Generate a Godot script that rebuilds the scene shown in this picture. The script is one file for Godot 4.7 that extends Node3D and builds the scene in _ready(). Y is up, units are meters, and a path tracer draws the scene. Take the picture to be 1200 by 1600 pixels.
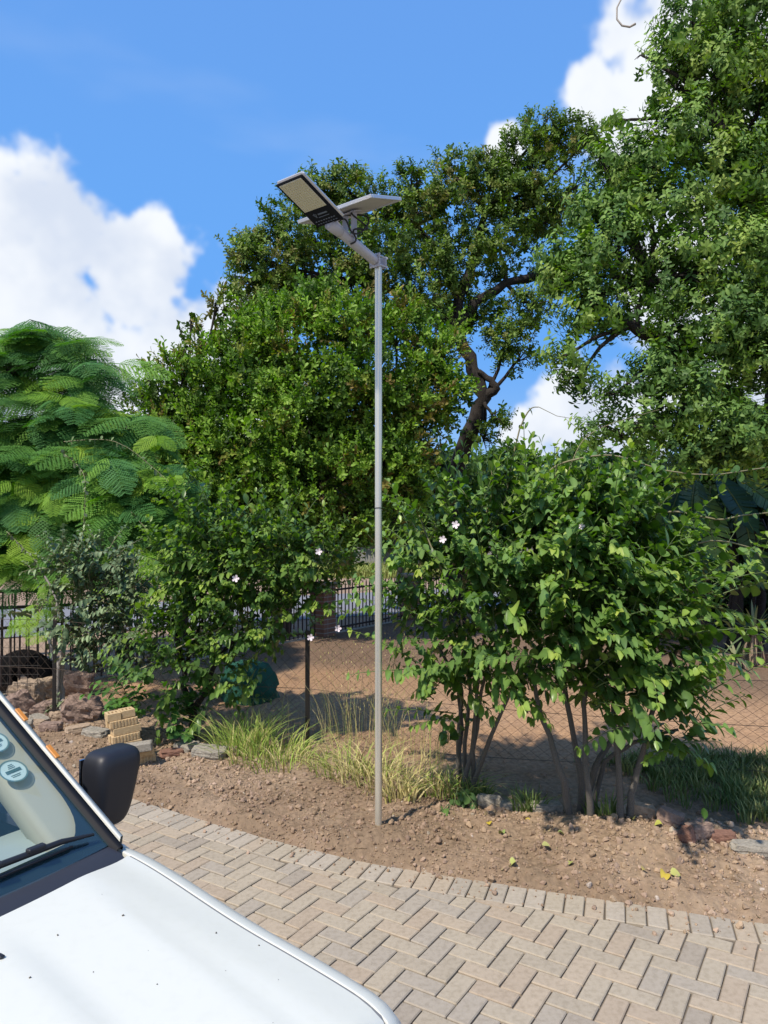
extends Node3D

# ---------------------------------------------------------------- mesh builder
class B:
	var v := PackedVector3Array()
	var i := PackedInt32Array()
	var c := PackedColorArray()
	var uv := PackedVector2Array()
	var col := Color(1, 1, 1)
	var use_c := false
	var use_uv := false

	func p(q: Vector3, t := Vector2.ZERO) -> int:
		v.append(q); c.append(col); uv.append(t)
		return v.size() - 1

	func tri(a: int, b: int, d: int) -> void:
		i.append(a); i.append(b); i.append(d)

	# convex polygon whose outside faces away from centre o
	func poly(pts: Array, o: Vector3) -> void:
		var m := Vector3.ZERO
		for q in pts: m += q
		m /= pts.size()
		var n: Vector3 = (pts[1] - pts[0]).cross(pts[2] - pts[0])
		var flip: bool = n.dot(m - o) > 0
		var b := v.size()
		for q in pts: p(q)
		for k in range(1, pts.size() - 1):
			if flip: tri(b, b + k + 1, b + k)
			else: tri(b, b + k, b + k + 1)

	func box(x: Transform3D, size: Vector3, bev := 0.0, jit := 0.0, rng: RandomNumberGenerator = null) -> void:
		var h := size / 2
		var o := x.origin
		if bev <= 0.0:
			var q := []
			for k in 8: q.append(x * Vector3(h.x * (1 if k & 1 else -1), h.y * (1 if k & 2 else -1), h.z * (1 if k & 4 else -1)))
			for f in [[0, 1, 3, 2], [4, 5, 7, 6], [0, 1, 5, 4], [2, 3, 7, 6], [0, 2, 6, 4], [1, 3, 7, 5]]:
				poly([q[f[0]], q[f[1]], q[f[2]], q[f[3]]], o)
			return
		var g := {}
		for k in 8:
			var s := Vector3(1 if k & 1 else -1, 1 if k & 2 else -1, 1 if k & 4 else -1)
			var w := Vector3.ZERO
			if jit > 0: w = Vector3(rng.randf_range(-jit, jit), rng.randf_range(-jit, jit), rng.randf_range(-jit, jit))
			g[[k, 0]] = x * (Vector3(h.x * s.x, (h.y - bev) * s.y, (h.z - bev) * s.z) + w)
			g[[k, 1]] = x * (Vector3((h.x - bev) * s.x, h.y * s.y, (h.z - bev) * s.z) + w)
			g[[k, 2]] = x * (Vector3((h.x - bev) * s.x, (h.y - bev) * s.y, h.z * s.z) + w)
		for f in [[0, 1, 3, 2, 2], [4, 5, 7, 6, 2], [0, 1, 5, 4, 1], [2, 3, 7, 6, 1], [0, 2, 6, 4, 0], [1, 3, 7, 5, 0]]:
			poly([g[[f[0], f[4]]], g[[f[1], f[4]]], g[[f[2], f[4]]], g[[f[3], f[4]]]], o)
		for e in [[0, 1, 1, 2], [2, 3, 1, 2], [4, 5, 1, 2], [6, 7, 1, 2], [0, 2, 0, 2], [1, 3, 0, 2], [4, 6, 0, 2], [5, 7, 0, 2], [0, 4, 0, 1], [1, 5, 0, 1], [2, 6, 0, 1], [3, 7, 0, 1]]:
			poly([g[[e[0], e[2]]], g[[e[1], e[2]]], g[[e[1], e[3]]], g[[e[0], e[3]]]], o)
		for k in 8: poly([g[[k, 0]], g[[k, 1]], g[[k, 2]]], o)

	# a tube along a path with a radius at each point
	func tube(path: Array, rad: Array, sides := 6, caps := true, lump := 0.0, rng: RandomNumberGenerator = null) -> void:
		var n := path.size()
		var t: Vector3 = (path[1] - path[0]).normalized()
		var s := t.cross(Vector3.UP if absf(t.y) < 0.9 else Vector3.RIGHT).normalized()
		var base := v.size()
		for k in n:
			var d: Vector3 = path[mini(k + 1, n - 1)] - path[maxi(k - 1, 0)]
			d = d.normalized()
			s = (s - d * s.dot(d)).normalized()
			var u := d.cross(s)
			for m in sides:
				var a := TAU * m / sides
				var r: float = rad[k]
				if lump > 0: r *= 1.0 + rng.randf_range(-lump, lump)
				p(path[k] + (s * cos(a) + u * sin(a)) * r, Vector2(float(m) / sides, float(k) / n))
		for k in n - 1:
			for m in sides:
				var a := base + k * sides + m
				var b := base + k * sides + (m + 1) % sides
				tri(a, b, a + sides); tri(b, b + sides, a + sides)
		if caps:
			var c0 := p(path[0])
			var c1 := p(path[n - 1])
			for m in sides:
				tri(c0, base + (m + 1) % sides, base + m)
				tri(c1, base + (n - 1) * sides + m, base + (n - 1) * sides + (m + 1) % sides)

	# rows of points: a sheet
	func sheet(rows: Array, flip := false) -> void:
		var base := v.size()
		var w: int = rows[0].size()
		for r in rows.size():
			for k in w: p(rows[r][k], Vector2(float(k) / (w - 1), float(r) / (rows.size() - 1)))
		for r in rows.size() - 1:
			for k in w - 1:
				var a := base + r * w + k
				if flip:
					tri(a, a + 1, a + w); tri(a + 1, a + w + 1, a + w)
				else:
					tri(a, a + w, a + 1); tri(a + 1, a + w, a + w + 1)

	# a sheet with thickness t (towards -normal side given by vector d)
	func slab(rows: Array, d: Vector3) -> void:
		sheet(rows)
		var low := []
		for r in rows:
			var q := []
			for k in r: q.append(k + d)
			low.append(q)
		sheet(low, true)
		var R := rows.size() - 1
		var W: int = rows[0].size() - 1
		sheet([rows[0], low[0]]); sheet([rows[R], low[R]], true)
		var e := [[], [], [], []]
		for r in rows.size():
			e[0].append(rows[r][0]); e[1].append(low[r][0]); e[2].append(rows[r][W]); e[3].append(low[r][W])
		sheet([e[0], e[1]], true); sheet([e[2], e[3]])

	# a leaf along +Y, wide along X, facing +Z
	func leaf(x: Transform3D, L: float, W: float, fold: float, droop: float, wide_at := 0.4, edge := 0.75) -> void:
		var st := [0.0, 0.13, 0.36, 0.64, 0.86, 1.0]
		var pr := [0.08, 0.58, 0.98, 0.90, 0.48, 0.0]
		if wide_at > 0.5: pr = [0.05, 0.35, 0.72, 1.0, 0.82, 0.1]
		var c0 := col
		var ce := Color(c0.r * edge, c0.g * edge, c0.b * edge)
		var b := v.size()
		for k in 6:
			var t: float = st[k]
			var w: float = pr[k] * W * 0.5
			var z := -droop * t * t * L
			col = c0
			p(x * Vector3(0, t * L, z))
			if k < 5:
				col = ce
				p(x * Vector3(-w, t * L * 1.03, z + fold * w)); p(x * Vector3(w, t * L * 1.03, z + fold * w))
		col = c0
		for k in 4:
			var a := b + k * 3
			tri(a, a + 3, a + 1); tri(a + 1, a + 3, a + 4)
			tri(a, a + 2, a + 3); tri(a + 2, a + 5, a + 3)
		tri(b + 12, b + 15, b + 13); tri(b + 12, b + 14, b + 15)

	func mesh(smooth := false) -> ArrayMesh:
		var arr := []
		arr.resize(Mesh.ARRAY_MAX)
		arr[Mesh.ARRAY_VERTEX] = v
		arr[Mesh.ARRAY_INDEX] = i
		if use_c: arr[Mesh.ARRAY_COLOR] = c
		if use_uv: arr[Mesh.ARRAY_TEX_UV] = uv
		if smooth:
			var n := PackedVector3Array()
			n.resize(v.size())
			for k in range(0, i.size(), 3):
				var a := v[i[k]]
				var f := (v[i[k + 2]] - a).cross(v[i[k + 1]] - a)
				n[i[k]] += f; n[i[k + 1]] += f; n[i[k + 2]] += f
			for k in n.size(): n[k] = n[k].normalized() if n[k].length_squared() > 0 else Vector3.UP
			arr[Mesh.ARRAY_NORMAL] = n
		var m := ArrayMesh.new()
		m.add_surface_from_arrays(Mesh.PRIMITIVE_TRIANGLES, arr)
		return m

# ---------------------------------------------------------------- naming and placing
var taken := {}
var in_world := {}
var M := {}

func numbered(parent: Node, called: String) -> String:
	var key := [parent.get_instance_id(), called]
	var n: int = taken.get(key, 0)
	taken[key] = n + 1
	return called if n == 0 else "%s_%03d" % [called, n]

func tag(o: Node, label: String, category: String, group := "") -> Node:
	o.set_meta("label", label)
	o.set_meta("category", category)
	if group: o.set_meta("group", group)
	return o

func thing(called: String, label: String, category: String, at := Vector3.ZERO, group := "") -> Node3D:
	var o := Node3D.new()
	o.name = numbered(self, called)
	o.position = at
	tag(o, label, category, group)
	add_child(o, true)
	return o

func part(parent: Node, called: String, mesh: Mesh, mat: Material, x := Transform3D.IDENTITY, label := "") -> MeshInstance3D:
	var o := MeshInstance3D.new()
	o.name = numbered(parent, called)
	o.mesh = mesh
	o.material_override = mat
	o.transform = Transform3D(Basis.IDENTITY, -parent.position) * x if in_world.has(parent) else x
	if label: o.set_meta("label", label)
	parent.add_child(o, true)
	return o

func solo(called: String, mesh: Mesh, mat: Material, x: Transform3D, label: String, category: String, group := "") -> MeshInstance3D:
	var o := part(self, called, mesh, mat, x)
	tag(o, label, category, group)
	return o

func struct(called: String, mesh: Mesh, mat: Material) -> MeshInstance3D:
	var o := part(self, called, mesh, mat)
	o.set_meta("kind", "structure")
	return o

func scatter(parent: Node, called: String, mesh: Mesh, mat: Material, xs: Array, cs: Array) -> MultiMeshInstance3D:
	var mm := MultiMesh.new()
	mm.transform_format = MultiMesh.TRANSFORM_3D
	mm.use_colors = true
	mm.mesh = mesh
	mm.instance_count = xs.size()
	for k in xs.size():
		mm.set_instance_transform(k, xs[k])
		mm.set_instance_color(k, cs[k])
	var o := MultiMeshInstance3D.new()
	o.name = numbered(parent, called)
	o.multimesh = mm
	o.material_override = mat
	if in_world.has(parent): o.position = -parent.position
	o.set_meta("kind", "stuff")
	parent.add_child(o, true)
	return o

func at(p: Vector3, turn := 0.0) -> Transform3D:
	return Transform3D(Basis(Vector3.UP, turn), p)

# basis with y along d and z as near n as can be
func along(d: Vector3, n: Vector3) -> Basis:
	var y := d.normalized()
	var x := y.cross(n)
	if x.length_squared() < 1e-6: x = y.cross(Vector3(0.3, 0.1, 0.9))
	x = x.normalized()
	return Basis(x, y, x.cross(y))

func lin(r: float, g: float, b: float) -> Color:
	return Color(r, g, b).linear_to_srgb()

func rnd(seed_: int) -> RandomNumberGenerator:
	var r := RandomNumberGenerator.new()
	r.seed = seed_
	return r

func unit(r: RandomNumberGenerator) -> Vector3:
	var z := r.randf_range(-1, 1)
	var a := r.randf_range(0, TAU)
	var q := sqrt(1 - z * z)
	return Vector3(q * cos(a), z, q * sin(a))

func noise(seed_: int, freq: float, octaves := 4, kind := FastNoiseLite.TYPE_SIMPLEX_SMOOTH) -> FastNoiseLite:
	var f := FastNoiseLite.new()
	f.seed = seed_
	f.frequency = freq
	f.noise_type = kind
	f.fractal_octaves = octaves
	return f

# seamless noise mapped through linear colours given at even steps
func tex(f: FastNoiseLite, cols: Array, size := 512) -> ImageTexture:
	var g := f.get_seamless_image(size, size, false, false, 0.2)
	g.convert(Image.FORMAT_L8)
	var d := g.get_data()
	var lut := []
	for k in 256:
		var t := k / 255.0 * (cols.size() - 1)
		var a := mini(int(t), cols.size() - 2)
		var q: Color = cols[a].lerp(cols[a + 1], t - a)
		q = q.linear_to_srgb()
		lut.append([q.r8, q.g8, q.b8])
	var o := PackedByteArray()
	o.resize(size * size * 3)
	for k in size * size:
		var q: Array = lut[d[k]]
		o[k * 3] = q[0]; o[k * 3 + 1] = q[1]; o[k * 3 + 2] = q[2]
	return ImageTexture.create_from_image(Image.create_from_data(size, size, false, Image.FORMAT_RGB8, o))

func bump(f: FastNoiseLite, strength: float, size := 512) -> ImageTexture:
	var g := f.get_seamless_image(size, size, false, false, 0.2)
	g.convert(Image.FORMAT_L8)
	g.bump_map_to_normal_map(strength)
	return ImageTexture.create_from_image(g)

func mat(called: String, c: Color, rough := 0.8, metal := 0.0, spec := 0.5) -> StandardMaterial3D:
	var m := StandardMaterial3D.new()
	m.resource_name = called
	m.albedo_color = c
	m.roughness = rough
	m.metallic = metal
	m.metallic_specular = spec
	M[called] = m
	return m

func textured(called: String, albedo: Texture2D, scale: float, rough: float, normal: Texture2D = null, strength := 1.0) -> StandardMaterial3D:
	var m := mat(called, Color(1, 1, 1), rough)
	m.albedo_texture = albedo
	m.uv1_triplanar = true
	m.uv1_world_triplanar = true
	m.uv1_scale = Vector3.ONE * scale
	if normal:
		m.normal_enabled = true
		m.normal_texture = normal
		m.normal_scale = strength
	return m

func leafy(called: String, rough := 0.45, back := Color(0.74, 0.86, 0.20)) -> StandardMaterial3D:
	var m := mat(called, Color(1, 1, 1), rough)
	m.vertex_color_use_as_albedo = true
	m.cull_mode = BaseMaterial3D.CULL_DISABLED
	m.backlight_enabled = true
	m.backlight = back
	m.metallic_specular = 0.35
	return m

# ---------------------------------------------------------------- the build
func _ready() -> void:
	var cam := Camera3D.new()
	cam.name = "camera"
	cam.position = Vector3(0, 1.95, 0)
	cam.rotation.x = 0.01552
	cam.fov = 69.19
	cam.near = 0.05
	cam.far = 600
	add_child(cam)
	var env := Environment.new()
	env.background_mode = Environment.BG_SKY
	env.sky = Sky.new()
	env.sky.sky_material = make_sky()
	env.background_energy_multiplier = 1.0
	env.tonemap_mode = Environment.TONE_MAPPER_LINEAR
	env.tonemap_exposure = 1.5
	env.sdfgi_enabled = true
	env.ssao_enabled = true
	env.ssil_enabled = true
	var we := WorldEnvironment.new()
	we.name = "environment"
	we.environment = env
	add_child(we)
	var sun := DirectionalLight3D.new()
	sun.name = "sun"
	sun.light_energy = 1.1
	sun.light_color = Color(1.0, 0.955, 0.89)
	sun.light_angular_distance = 1.6
	sun.shadow_enabled = true
	add_child(sun)
	sun.look_at_from_position(Vector3(-0.38, 0.81, 0.45) * 50, Vector3.ZERO)
	materials()
	ground()
	paving()
	plants()
	things()
	pickup()

# blue sky with heaped cumulus, computed for every direction
func make_sky() -> PanoramaSkyMaterial:
	var W := 2048
	var H := 1024
	var f := noise(11, 4.5, 6)
	var f2 := noise(23, 15.0, 4)
	var f3 := noise(29, 42.0, 3)
	var far := noise(5, 1.6, 5)
	# heaps of cloud: azimuth, elevation, radius, all in degrees (azimuth 0 is straight ahead)
	var heaps := [[-27.5, 19.5, 4.4], [-24.0, 20.0, 3.2], [-18.6, 18.0, 3.6], [-17.4, 20.4, 2.0], [-26, 13, 6.5], [-15, 12.0, 4.6], [-11.6, 12.6, 4.8], [-19, 8, 7.0], [-35, 12, 8], [-11.5, 13.5, 3.0], [-9, 8, 5], [-45, 13, 9],
		[18.6, 32.0, 3.2], [21.5, 36.5, 4.0], [18.5, 28.5, 3.0], [16.0, 30.0, 2.2], [24, 32, 6], [30, 37, 7], [13.6, 8.5, 3.0], [11, 6.5, 2.6], [18, 6, 5], [22, 19, 5], [26, 12, 6], [9.3, 27.0, 1.5]]
	for k in 26:
		heaps.append([fposmod(50 + k * 53.7, 225.0) + 68.0, 7.0 + fmod(k * 17.3, 34.0), 5.0 + fmod(k * 3.7, 7.0)])
	var d := PackedFloat32Array()
	d.resize(W * H * 3)
	var top := Color(0.095, 0.238, 0.565)
	var mid := Color(0.10, 0.278, 0.63)
	var low := Color(0.25, 0.41, 0.64)
	for y in H:
		var el := (0.5 - (y + 0.5) / H) * 180.0
		var base := Color(0.30, 0.27, 0.22)
		if el > 0:
			base = low.lerp(mid, smoothstep(0, 14, el)).lerp(top, smoothstep(14, 42, el)).lerp(Color(0.06, 0.16, 0.44), smoothstep(45, 90, el))
		var row := []
		if el > -1 and el < 60:
			for h in heaps:
				if absf(h[1] - el) < h[2] * 1.7: row.append(h)
		var ce := cos(deg_to_rad(el))
		var se := sin(deg_to_rad(el))
		for x in W:
			var q := base
			if el > 0 and el < 62:
				var az := fposmod((x + 0.5) / W * 360.0 + 180.0, 360.0) - 180.0
				var dens := 0.0
				for h in row:
					var da: float = absf(az - h[0])
					if da > 180: da = 360 - da
					da *= ce
					if da < h[2] * 1.7:
						var e: float = el - h[1]
						if e < 0: e *= 0.75
						var r2: float = (da * da + e * e) / (h[2] * h[2])
						if r2 < 2.9: dens = maxf(dens, exp(-r2 * 1.05))
				var a := deg_to_rad(az)
				var v := Vector3(sin(a) * ce, se, -cos(a) * ce)
				if dens > 0.04:
					var n := f.get_noise_3dv(v) * 0.75 + (0.3 - absf(f2.get_noise_3dv(v))) * 0.5 + f3.get_noise_3dv(v) * 0.16
					var cov := smoothstep(0.36, 0.66, dens + n * 0.72)
					# thicker towards the sun's far side and the underside
					var shade := smoothstep(-0.25, 0.5, f.get_noise_3dv(v + Vector3(-0.03, 0.035, 0)) - n * 0.35)
					var cl := Color(0.645, 0.665, 0.69).lerp(Color(0.42, 0.475, 0.58), shade * 0.75 + 0.15 * (1 - smoothstep(0.0, 18, el)))
					q = q.lerp(cl, cov * 0.97)
				if el < 40:
					var w := smoothstep(0.12, 0.55, far.get_noise_3d(v.x * 1.2, v.y * 4.0, v.z * 1.2)) * 0.28 * (1 - el / 40)
					q = q.lerp(Color(0.5, 0.56, 0.65), w)
			var k := (y * W + x) * 3
			d[k] = q.r; d[k + 1] = q.g; d[k + 2] = q.b
	var m := PanoramaSkyMaterial.new()
	m.panorama = ImageTexture.create_from_image(Image.create_from_data(W, H, false, Image.FORMAT_RGBF, d.to_byte_array()))
	return m

func materials() -> void:
	var grain := noise(3, 0.03, 5)
	var fine := noise(4, 0.09, 4)
	var cell := noise(8, 0.05, 3, FastNoiseLite.TYPE_CELLULAR)
	var n_fine := bump(fine, 5.0)
	var n_cell := bump(cell, 7.0)
	# soil: vertex colours carry the earth's hue and some painted shade from place to place
	var s := textured("soil", tex(grain, [Color(0.5, 0.5, 0.5), Color(0.8, 0.79, 0.77), Color(1, 1, 1)]), 1.1, 1.0, n_cell, 0.9)
	s.vertex_color_use_as_albedo = true
	s.metallic_specular = 0.2
	var clod := textured("clod", tex(fine, [Color(0.6, 0.58, 0.56), Color(1, 1, 1)]), 3.0, 1.0)
	clod.vertex_color_use_as_albedo = true
	clod.metallic_specular = 0.2
	var speck := tex(noise(6, 0.16, 3), [Color(0.55, 0.54, 0.53), Color(0.86, 0.86, 0.86), Color(1, 1, 1)])
	var blot := tex(noise(9, 0.012, 5), [Color(0.76, 0.745, 0.72), Color(0.93, 0.925, 0.915), Color(1, 1, 1)])
	var tones := [Color(0.502, 0.435, 0.336), Color(0.468, 0.405, 0.314), Color(0.516, 0.430, 0.326), Color(0.459, 0.405, 0.331), Color(0.414, 0.360, 0.292), Color(0.361, 0.315, 0.259), Color(0.516, 0.454, 0.369), Color(0.488, 0.400, 0.303)]
	for k in tones.size():
		var m := textured("paver_%d" % k, speck, 4.5, 0.92, n_fine, 0.35)
		m.albedo_color = tones[k].linear_to_srgb()
		m.detail_enabled = true
		m.detail_albedo = blot
		m.detail_blend_mode = BaseMaterial3D.BLEND_MODE_MUL
		m.metallic_specular = 0.3
	var pv := textured("paver_any", speck, 4.5, 0.92, n_fine, 0.35)
	pv.vertex_color_use_as_albedo = true
	textured("joint_sand", tex(fine, [Color(0.10, 0.082, 0.062), Color(0.18, 0.148, 0.112)]), 3.0, 1.0)
	textured("yellow_brick", tex(grain, [Color(0.40, 0.27, 0.14), Color(0.55, 0.40, 0.22), Color(0.62, 0.47, 0.28)]), 2.6, 0.9, n_fine, 0.5)
	textured("grey_block", tex(grain, [Color(0.15, 0.14, 0.115), Color(0.30, 0.275, 0.23), Color(0.40, 0.36, 0.30)]), 2.2, 0.95, n_fine, 0.8)
	textured("brown_rock", tex(grain, [Color(0.13, 0.09, 0.072), Color(0.25, 0.175, 0.14), Color(0.34, 0.25, 0.20)]), 1.6, 0.95, n_cell, 0.7)
	textured("tan_rock", tex(grain, [Color(0.22, 0.16, 0.11), Color(0.36, 0.27, 0.19), Color(0.44, 0.34, 0.25)]), 1.8, 0.95, n_cell, 0.6)
	textured("red_brick", tex(grain, [Color(0.16, 0.08, 0.055), Color(0.26, 0.14, 0.10)]), 2.4, 0.95, n_fine, 0.7)
	textured("asphalt", tex(fine, [Color(0.16, 0.165, 0.18), Color(0.26, 0.27, 0.29)]), 1.4, 0.8, n_fine, 0.4)
	textured("concrete", tex(grain, [Color(0.20, 0.20, 0.19), Color(0.30, 0.30, 0.28)]), 0.7, 0.95)
	textured("dark_bark", tex(noise(14, 0.05, 4), [Color(0.010, 0.008, 0.007), Color(0.026, 0.021, 0.018), Color(0.055, 0.046, 0.038)]), 1.6, 0.95, n_cell, 1.0)
	textured("grey_bark", tex(noise(15, 0.05, 4), [Color(0.06, 0.052, 0.045), Color(0.13, 0.12, 0.105), Color(0.22, 0.2, 0.175)]), 5.0, 0.9, n_fine, 0.8)
	textured("pale_bark", tex(noise(16, 0.05, 4), [Color(0.26, 0.235, 0.21), Color(0.48, 0.44, 0.40)]), 5.0, 0.9, n_fine, 0.8)
	mat("black_bark", lin(0.03, 0.028, 0.027), 0.85)
	mat("green_stem", lin(0.10, 0.15, 0.05), 0.6)
	mat("whip_stem", lin(0.22, 0.2, 0.11), 0.7)
	mat("steel_tube", lin(0.68, 0.655, 0.57), 0.27, 0.6)
	mat("grey_paint", lin(0.46, 0.46, 0.52), 0.42, 0.1)
	mat("aluminium", lin(0.58, 0.59, 0.61), 0.35, 0.6)
	mat("black_metal", lin(0.017, 0.015, 0.014), 0.5)
	mat("brown_metal", lin(0.03, 0.018, 0.014), 0.6)
	mat("wire", lin(0.10, 0.075, 0.058), 0.6, 0.5)
	mat("black_plastic", lin(0.014, 0.015, 0.02), 0.5)
	mat("led_cream", lin(0.60, 0.59, 0.48), 0.5)
	mat("panel_black", lin(0.010, 0.012, 0.018), 0.65, 0.0, 0.25)
	mat("print_white", lin(0.45, 0.5, 0.55), 0.6)
	mat("panel_back", lin(0.45, 0.43, 0.42), 0.55)
	mat("cell_blue", lin(0.01, 0.015, 0.045), 0.12)
	mat("cable", lin(0.01, 0.01, 0.011), 0.45)
	mat("tyre", lin(0.007, 0.007, 0.008), 0.95, 0.0, 0.2)
	mat("petal", lin(0.75, 0.66, 0.70), 0.6)
	var net := textured("green_net", tex(fine, [Color(0.004, 0.03, 0.022), Color(0.014, 0.10, 0.065), Color(0.03, 0.19, 0.12)]), 3.0, 0.85, n_cell, 1.6)
	net.backlight_enabled = true
	net.backlight = Color(0.2, 0.6, 0.4)
	leafy("leaf_glossy", 0.36).metallic_specular = 0.5
	leafy("leaf_tree", 0.5)
	leafy("leaf_frond", 0.6)
	leafy("leaf_grass", 0.7, Color(0.5, 0.5, 0.2))
	leafy("leaf_grey", 0.55, Color(0.3, 0.35, 0.2))
	leafy("leaf_banana", 0.4, Color(0.3, 0.5, 0.12))

# ---------------------------------------------------------------- ground and paving
var edge_pts := [Vector2(-9.0, -9.94), Vector2(-1.743, -5.268), Vector2(-1.45, -5.085), Vector2(-1.181, -4.906), Vector2(-0.9, -4.74), Vector2(-0.628, -4.583), Vector2(-0.4, -4.455), Vector2(-0.186, -4.348), Vector2(0.0, -4.27), Vector2(0.24, -4.185), Vector2(0.525, -4.085), Vector2(1.005, -3.925), Vector2(1.542, -3.755), Vector2(1.875, -3.65), Vector2(8.0, -1.75)]
var hills := noise(31, 0.9, 4)
var lumps := noise(32, 5.0, 4)
var crumbs := noise(34, 16.0, 3)
var hues := noise(33, 0.35, 4)

func edge_z(x: float) -> float:
	for k in edge_pts.size() - 1:
		if x <= edge_pts[k + 1].x or k == edge_pts.size() - 2:
			return lerpf(edge_pts[k].y, edge_pts[k + 1].y, (x - edge_pts[k].x) / (edge_pts[k + 1].x - edge_pts[k].x))
	return 0.0

# depth of the ground behind the paving's edge (negative: under the paving)
func beyond(x: float, z: float) -> float:
	return edge_z(x) - z

func ground_y(x: float, z: float) -> float:
	var d := beyond(x, z)
	if d < 0.0: return -0.075
	var y := -0.03 + 0.05 * smoothstep(0.0, 0.25, d)
	var near := 1.0 - smoothstep(3.0, 6.0, d)
	y += near * (hills.get_noise_2d(x, z) * 0.035 + lumps.get_noise_2d(x, z) * 0.026 + crumbs.get_noise_2d(x, z) * 0.012)
	y += 0.10 * exp(-((x - 1.55) * (x - 1.55) * 1.6 + (z + 4.62) * (z + 4.62) * 9.0))
	y += 0.035 * exp(-((x + 0.03) * (x + 0.03) * 30 + (z + 4.69) * (z + 4.69) * 30))
	y -= 0.07 * smoothstep(0.95, 1.4, d) * near * smoothstep(0.3, 1.2, x)
	return y

func ground_hue(x: float, z: float) -> Color:
	var d := beyond(x, z)
	var n := hues.get_noise_2d(x, z)
	var n2 := hills.get_noise_2d(x * 1.7, z * 1.7)
	var bed := Color(0.29, 0.208, 0.142).lerp(Color(0.42, 0.316, 0.226), clampf(0.45 + n * 0.9 + n2 * 0.8, 0, 1))
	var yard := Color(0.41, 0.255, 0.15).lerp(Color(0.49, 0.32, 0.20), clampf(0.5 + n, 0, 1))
	var litter_shade := Color(0.17, 0.125, 0.095)  # dark leaf litter with tree shade mixed into the colour
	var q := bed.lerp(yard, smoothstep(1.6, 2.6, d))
	q = q.lerp(litter_shade, smoothstep(8.9, 10.2, -z + x * 0.3 + n * 0.8) * 0.75)
	# bare pink verge between the steel fence and the road, and beyond the road
	var r := -z - 1.41 * x
	q = q.lerp(Color(0.428, 0.318, 0.239), smoothstep(14.45, 14.75, r))
	q = q.lerp(Color(0.165, 0.225, 0.071), smoothstep(30.0, 33.0, -z - 0.3 * x + n * 3.0))
	return q

func steps(lo: float, hi: float, fine_lo: float, fine_hi: float, fine: float, grow: float) -> Array:
	var a := []
	var s := fine
	var x := fine_lo
	while x > lo:
		a.push_front(x)
		s *= grow
		x -= s
	a.push_front(lo)
	x = fine_lo + fine
	while x < fine_hi:
		a.append(x)
		x += fine
	s = fine
	while x < hi:
		a.append(x)
		s *= grow
		x += s
	a.append(hi)
	return a

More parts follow.
